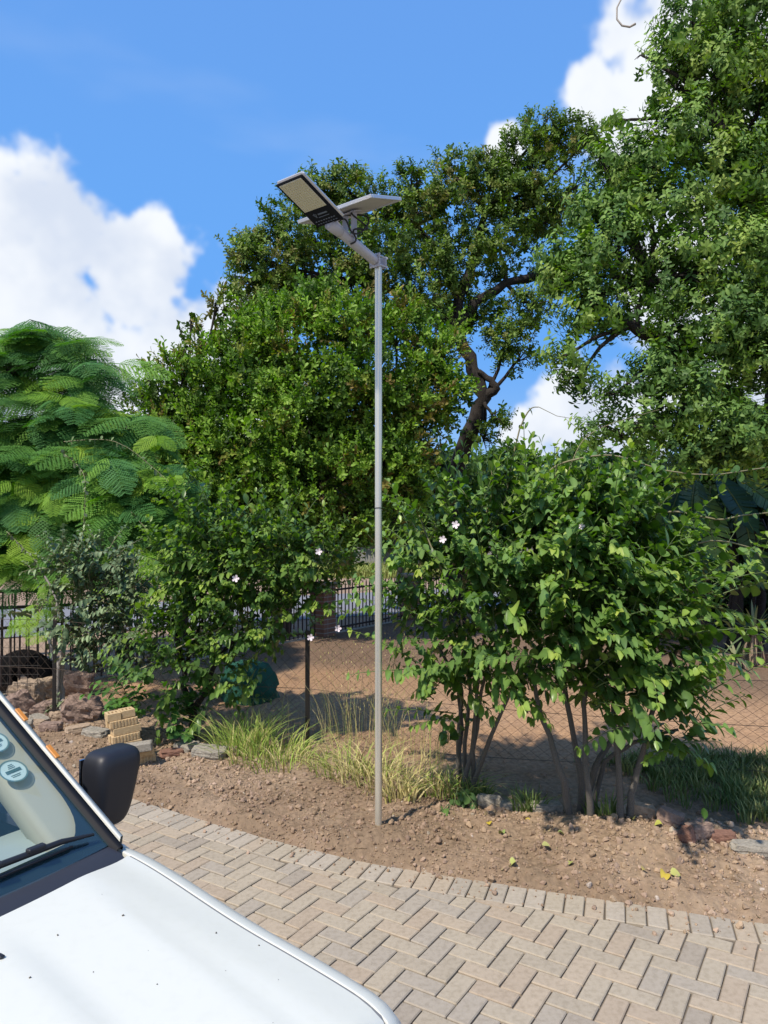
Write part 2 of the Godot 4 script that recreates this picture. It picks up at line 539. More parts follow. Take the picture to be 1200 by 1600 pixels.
func ground() -> void:
	var xs := steps(-260, 260, -3.2, 3.6, 0.035, 1.13)
	var zs := steps(-420, 60, -7.2, -3.4, 0.035, 1.1)
	var b := B.new()
	b.use_c = true
	for z in zs:
		for x in xs:
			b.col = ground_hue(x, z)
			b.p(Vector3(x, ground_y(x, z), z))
	var w := xs.size()
	for r in zs.size() - 1:
		for k in w - 1:
			var a := r * w + k
			b.tri(a, a + 1, a + w); b.tri(a + 1, a + w + 1, a + w)
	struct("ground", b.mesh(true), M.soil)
	# road beyond the steel fence
	var rd := B.new()
	var rows := [[], []]
	for k in 31:
		var t := -60.0 + k * 4.0
		var p := Vector3(t * 0.88, 0.034, -15.7 - t * 0.44)
		rows[0].append(p); rows[1].append(p + Vector3(0, 0, -5.2))
	rd.sheet(rows, true)
	struct("road", rd.mesh(true), M.asphalt)
	# loose clods and gravel on the bare strip
	var r := rnd(77)
	var stone := []
	for k in 4:
		var q := B.new()
		q.use_c = true
		q.box(Transform3D(Basis.from_euler(Vector3(k, k * 2, k)), Vector3.ZERO), Vector3(1, 0.75, 0.85), 0.24, 0.13, r)
		stone.append(q.mesh(k > 1))
	var sets := [[[], []], [[], []], [[], []], [[], []]]
	var n := 0
	while n < 22000:
		var x := r.randf_range(-3.4, 3.6)
		var d := r.randf_range(0.02, 1.25) if r.randf() < 0.8 else r.randf_range(0.02, 2.6)
		var z := edge_z(x) - d
		var patch := hills.get_noise_2d(x * 1.3 + 9, z * 1.3)
		if patch < r.randf_range(-0.7, 0.25): continue
		n += 1
		var s := 0.003 + 0.009 * r.randf() + 0.03 * pow(r.randf(), 12.0)
		if x > 0.6 and x < 2.0 and d > 0.45 and r.randf() < 0.35: s *= 1.35
		var pos := Vector3(x, ground_y(x, z) + s * 0.18, z)
		var k := r.randi() % 4
		sets[k][0].append(Transform3D(Basis.from_euler(Vector3(r.randf() * 6, r.randf() * 6, r.randf() * 6)).scaled(Vector3.ONE * s), pos))
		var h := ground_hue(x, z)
		var t := r.randf_range(1.0, 1.5)
		if r.randf() < 0.015: h = Color(0.42, 0.36, 0.29)
		if n % 40 == 0:
			# a few crumbs kicked onto the paving
			var e := r.randf() * r.randf() * 0.35
			pos = Vector3(x, s * 0.25, edge_z(x) + e)
			sets[k][0][-1].origin = pos
		sets[k][1].append(Color(h.r * t, h.g * t, h.b * t * r.randf_range(0.95, 1.1)))
	# dry straw and crumbled leaf litter lying on the soil
	var straw := B.new()
	straw.use_c = true
	straw.tube([Vector3(-0.5, 0, 0), Vector3(0, 0.04, 0.05), Vector3(0.5, 0.01, 0)], [0.02, 0.025, 0.012], 3)
	var flake := B.new()
	flake.use_c = true
	flake.leaf(Transform3D.IDENTITY, 1.0, 0.6, 0.6, 0.5)
	var lit := [[[], []], [[], []]]
	for k in 900:
		var x := r.randf_range(-3.2, 3.4)
		var d := 0.03 + 1.5 * pow(r.randf(), 0.7)
		var z := edge_z(x) - d
		var j := 0 if k % 3 else 1
		var s := r.randf_range(0.025, 0.09) if j == 0 else r.randf_range(0.012, 0.03)
		lit[j][0].append(Transform3D(Basis.from_euler(Vector3(r.randf_range(-0.2, 0.2) + (1.4 if j else 0.0), r.randf() * TAU, r.randf_range(-0.15, 0.15))).scaled(Vector3(s, s if j else 0.06, s if j else 0.06)), Vector3(x, ground_y(x, z) + 0.006, z)))
		lit[j][1].append(Color(0.42, 0.34, 0.2).lerp(Color(0.2, 0.14, 0.08), r.randf()))
	scatter(self, "dry_litter", straw.mesh(true), M.clod, lit[0][0], lit[0][1])
	scatter(self, "dry_litter", flake.mesh(true), M.clod, lit[1][0], lit[1][1])
	for k in 4: scatter(self, "soil_clods", stone[k], M.clod, sets[k][0], sets[k][1])

func in_picture(p: Vector3) -> bool:
	var q := p - Vector3(0, 1.95, 0)
	if q.z > -0.5: return false
	var u := q.x / -q.z * 1160.0
	var w := q.y / -q.z * 1160.0 + 18.0
	if absf(u) > 620 or w < -815: return false
	# hidden by the bonnet
	return not (u < 45 and w < -530 - (u + 410) * 0.575)

func paving() -> void:
	var outer: Array = []
	for k in edge_pts.size() - 1:
		var a: Vector2 = edge_pts[k]
		var e: Vector2 = edge_pts[k + 1]
		var m := maxi(1, int(a.distance_to(e) / 0.05))
		for t in m: outer.append(a.lerp(e, float(t) / m))
	outer.append(edge_pts[-1])
	for pass_ in 3:
		var sm := outer.duplicate()
		for k in range(2, outer.size() - 2): sm[k] = (outer[k - 2] + outer[k - 1] + outer[k] + outer[k + 1] + outer[k + 2]) / 5
		outer = sm
	# bedding sand under the bricks
	var bed := B.new()
	var rows := [[], []]
	for q in outer:
		rows[0].append(Vector3(q.x, -0.012, q.y + 0.02)); rows[1].append(Vector3(q.x, -0.012, 7.0))
	bed.sheet(rows)
	var drive := struct("driveway", bed.mesh(true), M.joint_sand)
	var r := rnd(5)
	var shapes := []
	for k in 3:
		var b := B.new()
		b.use_c = true
		b.box(Transform3D.IDENTITY, Vector3(0.1928, 0.05, 0.0928), 0.0045, 0.0012, r)
		shapes.append(b.mesh())
	var laid := []    # [distance, mesh, transform, tone]
	# soldier course along the edge
	var gone := 0.0
	var next := 0.0
	var inner := PackedVector2Array()
	for k in outer.size() - 1:
		var a: Vector2 = outer[k]
		var e: Vector2 = outer[k + 1]
		var len_ := a.distance_to(e)
		while next < gone + len_:
			var q := a.lerp(e, (next - gone) / len_)
			var t := (outer[mini(k + 3, outer.size() - 1)] - outer[maxi(k - 2, 0)] as Vector2).normalized()
			var nn := Vector2(-t.y, t.x)
			var mid := q + nn * 0.099
			if mid.x > -5 and mid.x < 4.5:
				var bs := Basis(Vector3(nn.x, 0, nn.y), Vector3.UP, Vector3(nn.x, 0, nn.y).cross(Vector3.UP))
				bs = Basis(Vector3.UP, r.randf_range(-0.012, 0.012)) * Basis.from_euler(Vector3(r.randf_range(-0.012, 0.012), 0, r.randf_range(-0.01, 0.01))) * bs
				laid.append([0, shapes[r.randi() % 3], Transform3D(bs, Vector3(mid.x, -0.025 + r.randf_range(-0.0025, 0.0025), mid.y)), [0, 1, 6, 6, 2, 3, 6][r.randi() % 7]])
			next += 0.0992
		gone += len_
		var t2 := (outer[mini(k + 3, outer.size() - 1)] - outer[maxi(k - 2, 0)] as Vector2).normalized()
		inner.append(a + Vector2(-t2.y, t2.x) * 0.2005)
	var room := inner.duplicate()
	room.append(Vector2(8, 7)); room.append(Vector2(-9, 7))
	# herringbone
	var th := -0.5632
	var U := Vector2(cos(th), -sin(th))
	var V := Vector2(sin(th), cos(th))
	var o := Vector2(0.855, -3.745)
	var s := 0.0991
	for i in range(-60, 60):
		for j in range(-60, 60):
			var m := posmod(i - j, 4)
			if m != 0 and m != 3: continue
			var sz := Vector2(2, 1) if m == 0 else Vector2(1, 2)
			var mid := o + (U * (i + sz.x / 2) + V * (j + sz.y / 2)) * s
			if mid.x < -4.5 or mid.x > 4.0 or mid.y > 1.4 or mid.y < edge_z(mid.x) - 0.1: continue
			var tone: int = [0, 0, 1, 1, 2, 7, 7, 3, 3, 4, 0, 2, 1, 5][r.randi() % 12]
			var turn := atan2(-U.y, U.x) + (0.0 if m == 0 else PI / 2) + r.randf_range(-0.008, 0.008)
			var x := Transform3D(Basis(Vector3.UP, turn) * Basis.from_euler(Vector3(r.randf_range(-0.009, 0.009), 0, r.randf_range(-0.006, 0.006))), Vector3(mid.x, -0.025 + r.randf_range(-0.0022, 0.0022), mid.y))
			if mid.y - edge_z(mid.x) > 0.5:
				laid.append([1, shapes[r.randi() % 3], x, tone])
				continue
			var g := 0.0034
			var q := PackedVector2Array()
			for cnr in [Vector2(i * s + g, j * s + g), Vector2((i + sz.x) * s - g, j * s + g), Vector2((i + sz.x) * s - g, (j + sz.y) * s - g), Vector2(i * s + g, (j + sz.y) * s - g)]:
				q.append(o + U * cnr.x + V * cnr.y)
			var cut := Geometry2D.intersect_polygons(q, room)
			if cut.is_empty(): continue
			var full := true
			for pt in q:
				if not Geometry2D.is_point_in_polygon(pt, room): full = false
			if full:
				laid.append([1, shapes[r.randi() % 3], x, tone])
				continue
			var poly: PackedVector2Array = cut[0]
			var area := 0.0
			for k in poly.size(): area += poly[k].cross(poly[(k + 1) % poly.size()])
			if absf(area) < 0.004: continue
			var b := B.new()
			b.use_c = true
			var cm := Vector2.ZERO
			for pt in poly: cm += pt / poly.size()
			var hi := []
			var sh := []
			var lo := []
			for pt in poly:
				var w: Vector2 = pt - cm
				var w2 := w * (1.0 - 0.0045 / maxf(w.length(), 0.02))
				hi.append(Vector3(w2.x, 0.025, w2.y)); sh.append(Vector3(w.x, 0.0205, w.y)); lo.append(Vector3(w.x, -0.025, w.y))
			b.poly(hi, Vector3.ZERO)
			for k in hi.size():
				var e := (k + 1) % hi.size()
				b.poly([hi[k], hi[e], sh[e], sh[k]], Vector3.ZERO)
				b.poly([sh[k], sh[e], lo[e], lo[k]], Vector3.ZERO)
			laid.append([2, b.mesh(), Transform3D(Basis.IDENTITY, Vector3(cm.x, -0.0255 + r.randf_range(-0.002, 0.001), cm.y)), tone])
	laid.sort_custom(func(a, e): return a[2].origin.distance_squared_to(Vector3(0, 1.95, 0)) < e[2].origin.distance_squared_to(Vector3(0, 1.95, 0)))
	var count := 0
	var rest := [[], []]
	for l in laid:
		if (count < 300 and in_picture(l[2].origin)) or l[0] == 2:
			part(drive, "paving_brick", l[1], M["paver_%d" % l[3]], l[2])
			count += 1
		else:
			rest[0].append(l[2])
			rest[1].append((M["paver_%d" % l[3]].albedo_color as Color).srgb_to_linear())
	print("pavers as parts ", count, " rest ", rest[0].size())
	scatter(drive, "paving_bricks_beyond", shapes[0], M.paver_any, rest[0], rest[1])

# ---------------------------------------------------------------- plants
func sprig(r: RandomNumberGenerator, n: int, twig: float, L: float, W: float, spread: float, droop: float, wide_at := 0.4) -> ArrayMesh:
	var b := B.new()
	b.use_c = true
	b.col = Color(0.35, 0.3, 0.25)
	b.tube([Vector3.ZERO, Vector3(0.01, twig * 0.5, 0), Vector3(0, twig, 0.01)], [0.004, 0.003, 0.001], 3, false)
	for k in n:
		var t := (k + 0.5) / n
		var a := k * 2.4 + r.randf_range(-0.4, 0.4)
		var d := Vector3(cos(a) * spread, 1.0 - spread * 0.35 + r.randf_range(-0.3, 0.3), sin(a) * spread)
		d += Vector3.DOWN * droop
		var sc := r.randf_range(0.7, 1.15)
		var up := Vector3(0, 1, 0) - d.normalized() * 0.3 + unit(r) * 0.45
		var g := r.randf_range(0.75, 1.0)
		b.col = Color(g * r.randf_range(0.9, 1.0), g, g * r.randf_range(0.8, 1.0))
		b.leaf(Transform3D(along(d, up), Vector3(0, t * twig, 0)), L * sc, W * sc, 0.25, 0.2, wide_at, 0.85)
	return b.mesh(true)

# sprigs spread through the lobes of a crown, with gaps where the noise thins them out
func crown(parent: Node, r: RandomNumberGenerator, lobes: Array, meshes: Array, m: Material, density: float, pal: Array, gap: float, size := 1.0, up := 0.5, squash := 0.85) -> void:
	var nz := noise(r.randi() % 1000, 0.9, 3)
	var sets := []
	for k in meshes: sets.append([[], []])
	for lobe in lobes:
		var c: Vector3 = lobe[0]
		var R: float = lobe[1]
		var n := int(density * R * R * (lobe[2] if lobe.size() > 2 else 1.0)) + 6
		var tone := r.randf_range(-0.15, 0.15)
		for k in n:
			var d := unit(r)
			var bulge := 1.0 + 0.4 * nz.get_noise_3dv(c + d * 1.6)
			var p: Vector3 = c + d * Vector3(1, squash, 1) * R * pow(r.randf(), 0.42) * bulge
			if nz.get_noise_3dv(p * 1.9 + Vector3(50, 0, 0)) < gap + r.randf_range(-0.12, 0.12): continue
			var ax := (d * 0.8 + Vector3.UP * up + unit(r) * 0.75).normalized()
			var bs := along(ax, unit(r)).scaled(Vector3.ONE * size * r.randf_range(0.6, 1.3))
			var j := r.randi() % meshes.size()
			sets[j][0].append(Transform3D(bs, p))
			var t := clampf(0.5 + tone + nz.get_noise_3dv(p * 2.0) * 1.0 + r.randf_range(-0.22, 0.22), 0, 1) * (pal.size() - 1)
			var a := mini(int(t), pal.size() - 2)
			var q: Color = pal[a].lerp(pal[a + 1], t - a)
			var g := r.randf_range(0.9, 1.2)
			sets[j][1].append(Color(q.r * g * 1.25, q.g * g * 1.3, q.b * g * 1.25))
	for j in meshes.size(): scatter(parent, "crown", meshes[j], m, sets[j][0], sets[j][1])

func limb(b: B, r: RandomNumberGenerator, pts: Array, r0: float, r1: float, sides := 7) -> void:
	var path := []
	var rad := []
	for k in pts.size() - 1:
		for m in 3:
			var q: Vector3 = pts[k].lerp(pts[k + 1], m / 3.0)
			path.append(q + (unit(r) * r0 * 0.3 if m else Vector3.ZERO))
	path.append(pts[-1])
	for k in path.size(): rad.append(lerpf(r0, r1, float(k) / (path.size() - 1)))
	b.tube(path, rad, sides, true, 0.08, r)

# limbs from a list of trunk points out to the lobes' middles, with twigs inside each
func boughs(parent: Node, r: RandomNumberGenerator, from: Array, lobes: Array, m: Material, thick: float) -> void:
	for lobe in lobes:
		var c: Vector3 = lobe[0]
		var best: Vector3 = from[0]
		for f in from:
			if f.distance_to(c) + maxf(0, f.y - c.y) * 1.5 < best.distance_to(c) + maxf(0, best.y - c.y) * 1.5: best = f
		var b := B.new()
		var mid := best.lerp(c, 0.5) + Vector3.UP * best.distance_to(c) * -0.06 + unit(r) * 0.12
		limb(b, r, [best, mid, c], thick, thick * 0.45, 5)
		for k in 6:
			var d := unit(r)
			limb(b, r, [c.lerp(mid, r.randf() * 0.4), c + d * lobe[1] * 0.45 + Vector3.UP * 0.05, c + d * lobe[1] * 0.9], thick * 0.38, thick * 0.1, 4)
		part(parent, "branch", b.mesh(true), m)

# leafy shoots: pairs of leaves along arching stems
func shoots(r: RandomNumberGenerator, lobes: Array, n: int, len_: Vector2, L: float, W: float, pairs: int, up: float, sag: float, twigs: B, out: Array, tip := 0.5, cut := -0.24) -> void:
	var thin := noise(r.randi() % 500, 1.5, 2)
	var total := 0.0
	for l in lobes: total += l[1] * l[1]
	for l in lobes:
		for k in int(n * l[1] * l[1] / total) + 2:
			var d := unit(r)
			if d.y < -0.3 and r.randf() < 0.75: d.y = -d.y
			var p: Vector3 = l[0] + d * l[1] * (0.25 + 0.55 * pow(r.randf(), 0.6))
			if thin.get_noise_3dv(p) < cut: continue
			var dir := (d * 0.9 + Vector3.UP * up + unit(r) * 0.45).normalized()
			var ln := r.randf_range(len_.x, len_.y)
			var s := ln / pairs
			var path := [p]
			var age := r.randf_range(-0.3, 0.3)
			var roll := r.randf_range(-0.5, 0.5)
			for j in pairs:
				dir = (dir + Vector3.DOWN * sag / pairs + unit(r) * 0.07).normalized()
				p += dir * s
				path.append(p)
				var side := dir.cross(Vector3.UP)
				side = side.normalized() if side.length() > 0.15 else Vector3(1, 0, 0)
				side = side.rotated(dir, roll + (PI / 2 * (j % 2) if absf(dir.y) > 0.8 else 0.0))
				var t := (j + 1.0) / pairs
				var big := (0.62 + 0.5 * sin(PI * minf(t * 1.05 + 0.12, 1.0))) * r.randf_range(0.66, 1.2)
				for sg in [-1, 1]:
					if r.randf() < 0.07: continue
					var la: Vector3 = (side * sg + dir * (0.3 + 0.55 * t) + Vector3.DOWN * r.randf_range(-0.2, 0.3) + unit(r) * 0.14).normalized()
					var nn := Vector3.UP * 1.35 + Vector3(d.x, 0, d.z) * 0.32 + unit(r) * 0.38
					var tone := clampf(age + t * tip + r.randf_range(-0.15, 0.2), 0, 1)
					out.append([Transform3D(along(la, nn).scaled(Vector3(W, L, L) * big), p + la * 0.008), tone])
				if j == pairs - 1:
					out.append([Transform3D(along(dir + Vector3.DOWN * 0.3, Vector3.UP + unit(r) * 0.3).scaled(Vector3(W, L, L) * big), p), clampf(age + tip + 0.2, 0, 1)])
			twigs.tube(path, [0.0045, 0.0015] if path.size() == 2 else range(path.size()).map(func(q): return lerpf(0.0045, 0.0014, float(q) / path.size())), 4, false)

func leaf_meshes(fold: float, droop: float, wide_at := 0.4) -> Array:
	var a := []
	for k in 3:
		var b := B.new()
		b.use_c = true
		b.col = Color(1, 1, 1)
		b.leaf(Transform3D.IDENTITY, 1.0, 1.0, fold * (0.6 + k * 0.4), droop * (0.5 + k * 0.6), wide_at, 0.80)
		a.append(b.mesh(true))
	return a

# the leaves nearest the photograph's eye as parts, the others as one mass
func put_leaves(parent: Node, r: RandomNumberGenerator, leaves: Array, meshes: Array, m: StandardMaterial3D, pal: Array, singly: int) -> void:
	var eye := Vector3(0, 1.95, 0)
	var mats := []
	for k in 7:
		var t := k / 6.0 * (pal.size() - 1)
		var a := mini(int(t), pal.size() - 2)
		var mm: StandardMaterial3D = m.duplicate()
		mm.albedo_color = ((pal[a].lerp(pal[a + 1], t - a) as Color) * 1.15).linear_to_srgb()
		mats.append(mm)
	leaves.sort_custom(func(a, e): return a[0].origin.distance_squared_to(eye) < e[0].origin.distance_squared_to(eye))
	var sets := [[[], []], [[], []], [[], []]]
	for k in leaves.size():
		var l: Array = leaves[k]
		var j := r.randi() % 3
		if k < singly:
			part(parent, "leaf", meshes[j], mats[clampi(int(l[1] * 6.99), 0, 6)], l[0])
		else:
			var t: float = l[1] * (pal.size() - 1)
			var a := mini(int(t), pal.size() - 2)
			var q: Color = pal[a].lerp(pal[a + 1], t - a)
			var g := r.randf_range(0.95, 1.35)
			sets[j][0].append(l[0]); sets[j][1].append(Color(q.r * g, q.g * g, q.b * g))
	for j in 3: scatter(parent, "foliage", meshes[j], m, sets[j][0], sets[j][1])

func flower(parent: Node, p: Vector3, face: Vector3, s: float) -> void:
	var b := B.new()
	for k in 5:
		var a := TAU * k / 5
		var d := Vector3(cos(a), sin(a), 0.25)
		b.leaf(Transform3D(along(d, Vector3(0, 0, 1)), Vector3.ZERO), s, s * 0.62, 0.2, -0.1, 0.6)
	b.tube([Vector3(0, 0, -s * 0.8), Vector3.ZERO], [s * 0.06, s * 0.16], 6, false)
	var z := face.normalized()
	var x := Vector3.UP.cross(z).normalized()
	part(parent, "flower", b.mesh(true), M.petal, Transform3D(Basis(x, z.cross(x), z), p))

# a long thin bare shoot with a few small leaves
func whip(parent: Node, r: RandomNumberGenerator, pts: Array, r0: float, L: float, gap: float, meshes: Array, m: Material, tint: Color) -> void:
	var cv := Curve3D.new()
	for k in pts.size():
		var tan_: Vector3 = (pts[mini(k + 1, pts.size() - 1)] - pts[maxi(k - 1, 0)]) / 6.0
		cv.add_point(pts[k], -tan_, tan_)
	var path: Array = Array(cv.tessellate(3, 6))
	var b := B.new()
	b.tube(path, range(path.size()).map(func(q): return lerpf(r0, r0 * 0.4, float(q) / path.size())), 4, true)
	part(parent, "long_shoot", b.mesh(true), M.whip_stem)
	var xs := []
	var cs := []
	var ln := cv.get_baked_length()
	var s := gap
	while s < ln:
		var p := cv.sample_baked(s)
		var d := (cv.sample_baked(minf(s + 0.02, ln)) - cv.sample_baked(s - 0.02)).normalized()
		for k in 1 + r.randi() % 2:
			var la := (unit(r) + d * 0.3 + Vector3.DOWN * 0.2).normalized()
			var q := L * r.randf_range(0.5, 1.1)
			xs.append(Transform3D(along(la, Vector3.UP + unit(r) * 0.5).scaled(Vector3(q * 0.5, q, q)), p))
			cs.append(tint * r.randf_range(0.8, 1.2))
		s += gap * r.randf_range(0.6, 1.4)
	scatter(parent, "shoot_leaves", meshes[0], m, xs, cs)

func frond_mesh(r: RandomNumberGenerator) -> ArrayMesh:
	var b := B.new()
	b.use_c = true
	var N := 12
	var path := []
	for k in 8:
		var t := k / 7.0
		path.append(Vector3(0, t, -0.28 * t * t + 0.06 * t))
	b.col = Color(0.6, 0.75, 0.4)
	b.tube(path, [0.009, 0.008, 0.007, 0.006, 0.005, 0.004, 0.003, 0.002], 3, false)
	for k in N:
		var t := 0.13 + 0.85 * k / (N - 1.0)
		var o := Vector3(0, t, -0.28 * t * t + 0.06 * t)
		var len_ := 0.36 * sin(PI * clampf(0.28 + 0.66 * t, 0, 1)) + 0.05
		for sg in [-1, 1]:
			var d := Vector3(sg * 1.0, 0.62 + r.randf_range(-0.06, 0.06), -0.1 + r.randf_range(-0.12, 0.05)).normalized()
			var nrm := Vector3(-0.1 * sg, 0, 1)
			var side := d.cross(nrm).normalized()
			var M_ := 10
			for q in M_:
				var s := (q + 0.6) / M_
				var base := o + d * len_ * s + Vector3(0, 0, -0.13 * len_ * s * s)
				var w := 0.046 * sin(PI * clampf(0.2 + 0.7 * s, 0, 1)) + 0.008
				var g := r.randf_range(0.82, 1.0)
				b.col = Color(g, g, g * 0.9)
				for e in [-1, 1]:
					var f: Vector3 = side * e * w + d * w * 0.5 + Vector3(0, 0, r.randf_range(-0.006, 0.006))
					var hw := d * len_ / M_ * 0.5
					var a := b.p(base)
					b.p(base + f * 0.55 - hw + Vector3(0, 0, 0.003)); b.p(base + f); b.p(base + f * 0.5 + hw)
					b.tri(a, a + 1, a + 2); b.tri(a, a + 2, a + 3)
	return b.mesh(false)

func blades(parent: Node, called: String, r: RandomNumberGenerator, c: Vector3, rx: float, rz: float, n: int, h: Vector2, lean: float, pal: Array, w := 0.004) -> void:
	var b := B.new()
	b.use_c = true
	for k in n:
		var a := r.randf() * TAU
		var q := sqrt(r.randf())
		var p := c + Vector3(cos(a) * q * rx, 0, sin(a) * q * rz)
		p.y = ground_y(p.x, p.z) - 0.005
		var d := Vector3(cos(a) * q, 0, sin(a) * q) * 0.7 + Vector3(r.randf_range(-1, 1), 0, r.randf_range(-1, 1)) * 0.6
		var hh := r.randf_range(h.x, h.y)
		var side := Vector3(r.randf_range(-1, 1), 0, r.randf_range(-1, 1)).normalized()
		var cc: Color = pal[r.randi() % pal.size()]
		var g := r.randf_range(0.75, 1.2)
		b.col = Color(cc.r * g, cc.g * g, cc.b * g)
		var ww := w * r.randf_range(0.6, 1.3)
		var base := b.v.size()
		for s in 5:
			var t := s / 4.0
			var m := p + Vector3.UP * hh * (t - lean * 0.35 * t * t) + d * hh * lean * t * t
			var hw := side * ww * (1.0 - t * t * 0.9)
			b.p(m - hw); b.p(m + hw)
		for s in 4:
			var e := base + s * 2
			b.tri(e, e + 1, e + 2); b.tri(e + 1, e + 3, e + 2)
	var o := part(parent, called, b.mesh(true), M.leaf_grass)
	o.set_meta("kind", "stuff")

func plants() -> void:
	var r := rnd(1234)
	# ---- the big dark-limbed tree behind the lamp
	var small := [sprig(r, 13, 0.16, 0.062, 0.030, 0.9, 0.0, 0.6), sprig(r, 11, 0.20, 0.07, 0.032, 0.8, 0.1, 0.6), sprig(r, 15, 0.13, 0.055, 0.028, 1.0, 0.0, 0.6)]
	var t1 := thing("tall_tree", "tall spreading tree with twisted dark trunk and small dull green leaves", "tree", Vector3(Vector3(1.365, 0, -14.171)))
	var off := t1.position
	var tr := B.new()
	var tp := [Vector3(1.424, -0.118, -14.4), Vector3(1.316, 2.173, -14.4), Vector3(1.442, 3.068, -14.4), Vector3(1.754, 3.901, -14.3), Vector3(1.927, 4.355, -14.2), Vector3(1.706, 4.917, -14.3), Vector3(1.446, 5.663, -14.4), Vector3(1.532, 6.572, -14.5)]
	limb(tr, r, tp, 0.19, 0.10, 10)
	limb(tr, r, [Vector3(1.927, 4.355, -14.2), Vector3(2.145, 4.534, -14.1), Vector3(2.048, 4.68, -14.1), Vector3(1.804, 4.851, -14.1)], 0.10, 0.05)
	limb(tr, r, [Vector3(1.242, 2.273, -14.4), Vector3(0.919, 2.66, -14.2), Vector3(0.58, 2.868, -14)], 0.16, 0.09)
	limb(tr, r, [Vector3(1.446, 5.663, -14.4), Vector3(1.771, 6.239, -14.4), Vector3(2.387, 6.673, -14.5), Vector3(3.163, 6.921, -14.6), Vector3(3.914, 7.544, -14.8)], 0.12, 0.04)
	limb(tr, r, [Vector3(1.446, 5.663, -14.4), Vector3(1.122, 6.164, -14.4), Vector3(0.492, 6.352, -14.2), Vector3(-0.492, 6.6, -14.2), Vector3(-1.577, 6.656, -14)], 0.10, 0.035)
	limb(tr, r, [Vector3(1.532, 6.509, -14.5), Vector3(1.797, 7.239, -14.6), Vector3(2.027, 8.131, -14.6), Vector3(2.536, 8.896, -14.6)], 0.12, 0.03)
	limb(tr, r, [Vector3(1.507, 6.319, -14.5), Vector3(1.139, 7.239, -14.6), Vector3(0.633, 7.876, -14.6), Vector3(-0.503, 8.342, -14.5)], 0.10, 0.03)
	var moved := Transform3D(Basis.IDENTITY, -off)
	part(t1, "trunk", tr.mesh(true), M.dark_bark, moved)
	var h1 := hold(t1, moved)
	var l1 := [[Vector3(-2.184, 6.839, -14), 0.75], [Vector3(-1.578, 7.51, -14), 0.80], [Vector3(-2.243, 6.169, -14), 0.63], [Vector3(-0.496, 7.941, -14.3), 0.76], [Vector3(-0.807, 8.479, -14.3), 0.42], [Vector3(-1.232, 8.21, -14.2), 0.49], [Vector3(0.625, 7.983, -14.4), 0.65], [Vector3(0, 6.961, -14), 0.80], [Vector3(1.267, 8.284, -14.6), 0.65], [Vector3(1.838, 8.833, -14.6), 0.53], [Vector3(1.268, 8.96, -14.6), 0.30], [Vector3(2.726, 9.152, -14.6), 0.65], [Vector3(3.408, 9.575, -14.8), 0.61], [Vector3(4.051, 9.613, -14.8), 0.41], [Vector3(3.19, 9.899, -14.8), 0.38], [Vector3(2.977, 8.258, -14.6), 0.60], [Vector3(2.279, 7.494, -14.6), 0.78], [Vector3(2.968, 6.164, -14.4), 0.50], [Vector3(2.351, 5.451, -14.3), 0.47], [Vector3(1.248, 6.979, -14.4), 0.72], [Vector3(0.606, 6.169, -14), 0.75], [Vector3(3.492, 8.022, -14.8), 0.48], [Vector3(1.858, 6.088, -14.8), 0.54], [Vector3(2.604, 5.118, -14.2), 0.34], [Vector3(0.5, 8.55, -14.4), 0.37], [Vector3(-0.667, 6.534, -14), 0.60], [Vector3(-1.577, 6.656, -14), 0.56], [Vector3(3.972, 8.824, -15), 0.47], [Vector3(-2.608, 6.534, -14), 0.41], [Vector3(2.375, 8.424, -14.4), 0.50], [Vector3(3.416, 6.858, -14.6), 0.43], [Vector3(2.116, 3.921, -14), 0.24], [Vector3(1.9, 3.519, -14.2), 0.24], [Vector3(-2.427, 7.022, -14), 0.41]]
	crown(h1, r, l1, small, M.leaf_tree, 1250.0, [Color(0.07, 0.115, 0.028), Color(0.125, 0.19, 0.042), Color(0.20, 0.28, 0.06), Color(0.20, 0.18, 0.06)], 0.0, 1.25)
	boughs(h1, r, [tp[6], tp[7], Vector3(2.387, 6.673, -14.5), Vector3(-0.492, 6.6, -14.2), Vector3(2.027, 8.131, -14.6), Vector3(0.633, 7.876, -14.6), tp[4]], l1, M.dark_bark, 0.045)
	# ---- the round dense tree in front of it
	var t2 := thing("round_tree", "round dense tree with bright green and brownish leaf tips behind the lamp pole", "tree", Vector3(-1.868, 0, -13.578))
	off = t2.position
	moved = Transform3D(Basis.IDENTITY, -off)
	var tr2 := B.new()
	var q2 := [Vector3(-1.728, 0.116, -12.4), Vector3(-1.687, 1.288, -12.4), Vector3(-1.444, 2.356, -12.4), Vector3(-1.295, 3.331, -12.5)]
	limb(tr2, r, q2, 0.18, 0.09, 8)
	limb(tr2, r, [Vector3(-1.687, 1.288, -12.4), Vector3(-0.636, 2.141, -12.3), Vector3(0.214, 3.213, -12.4)], 0.1, 0.04)
	part(t2, "trunk", tr2.mesh(true), M.dark_bark, moved)
	var h2 := hold(t2, moved)
	var bush := [sprig(r, 14, 0.17, 0.068, 0.036, 0.85, -0.1, 0.6), sprig(r, 12, 0.22, 0.072, 0.036, 0.75, -0.1, 0.6), sprig(r, 10, 0.26, 0.06, 0.032, 0.6, -0.2, 0.6)]
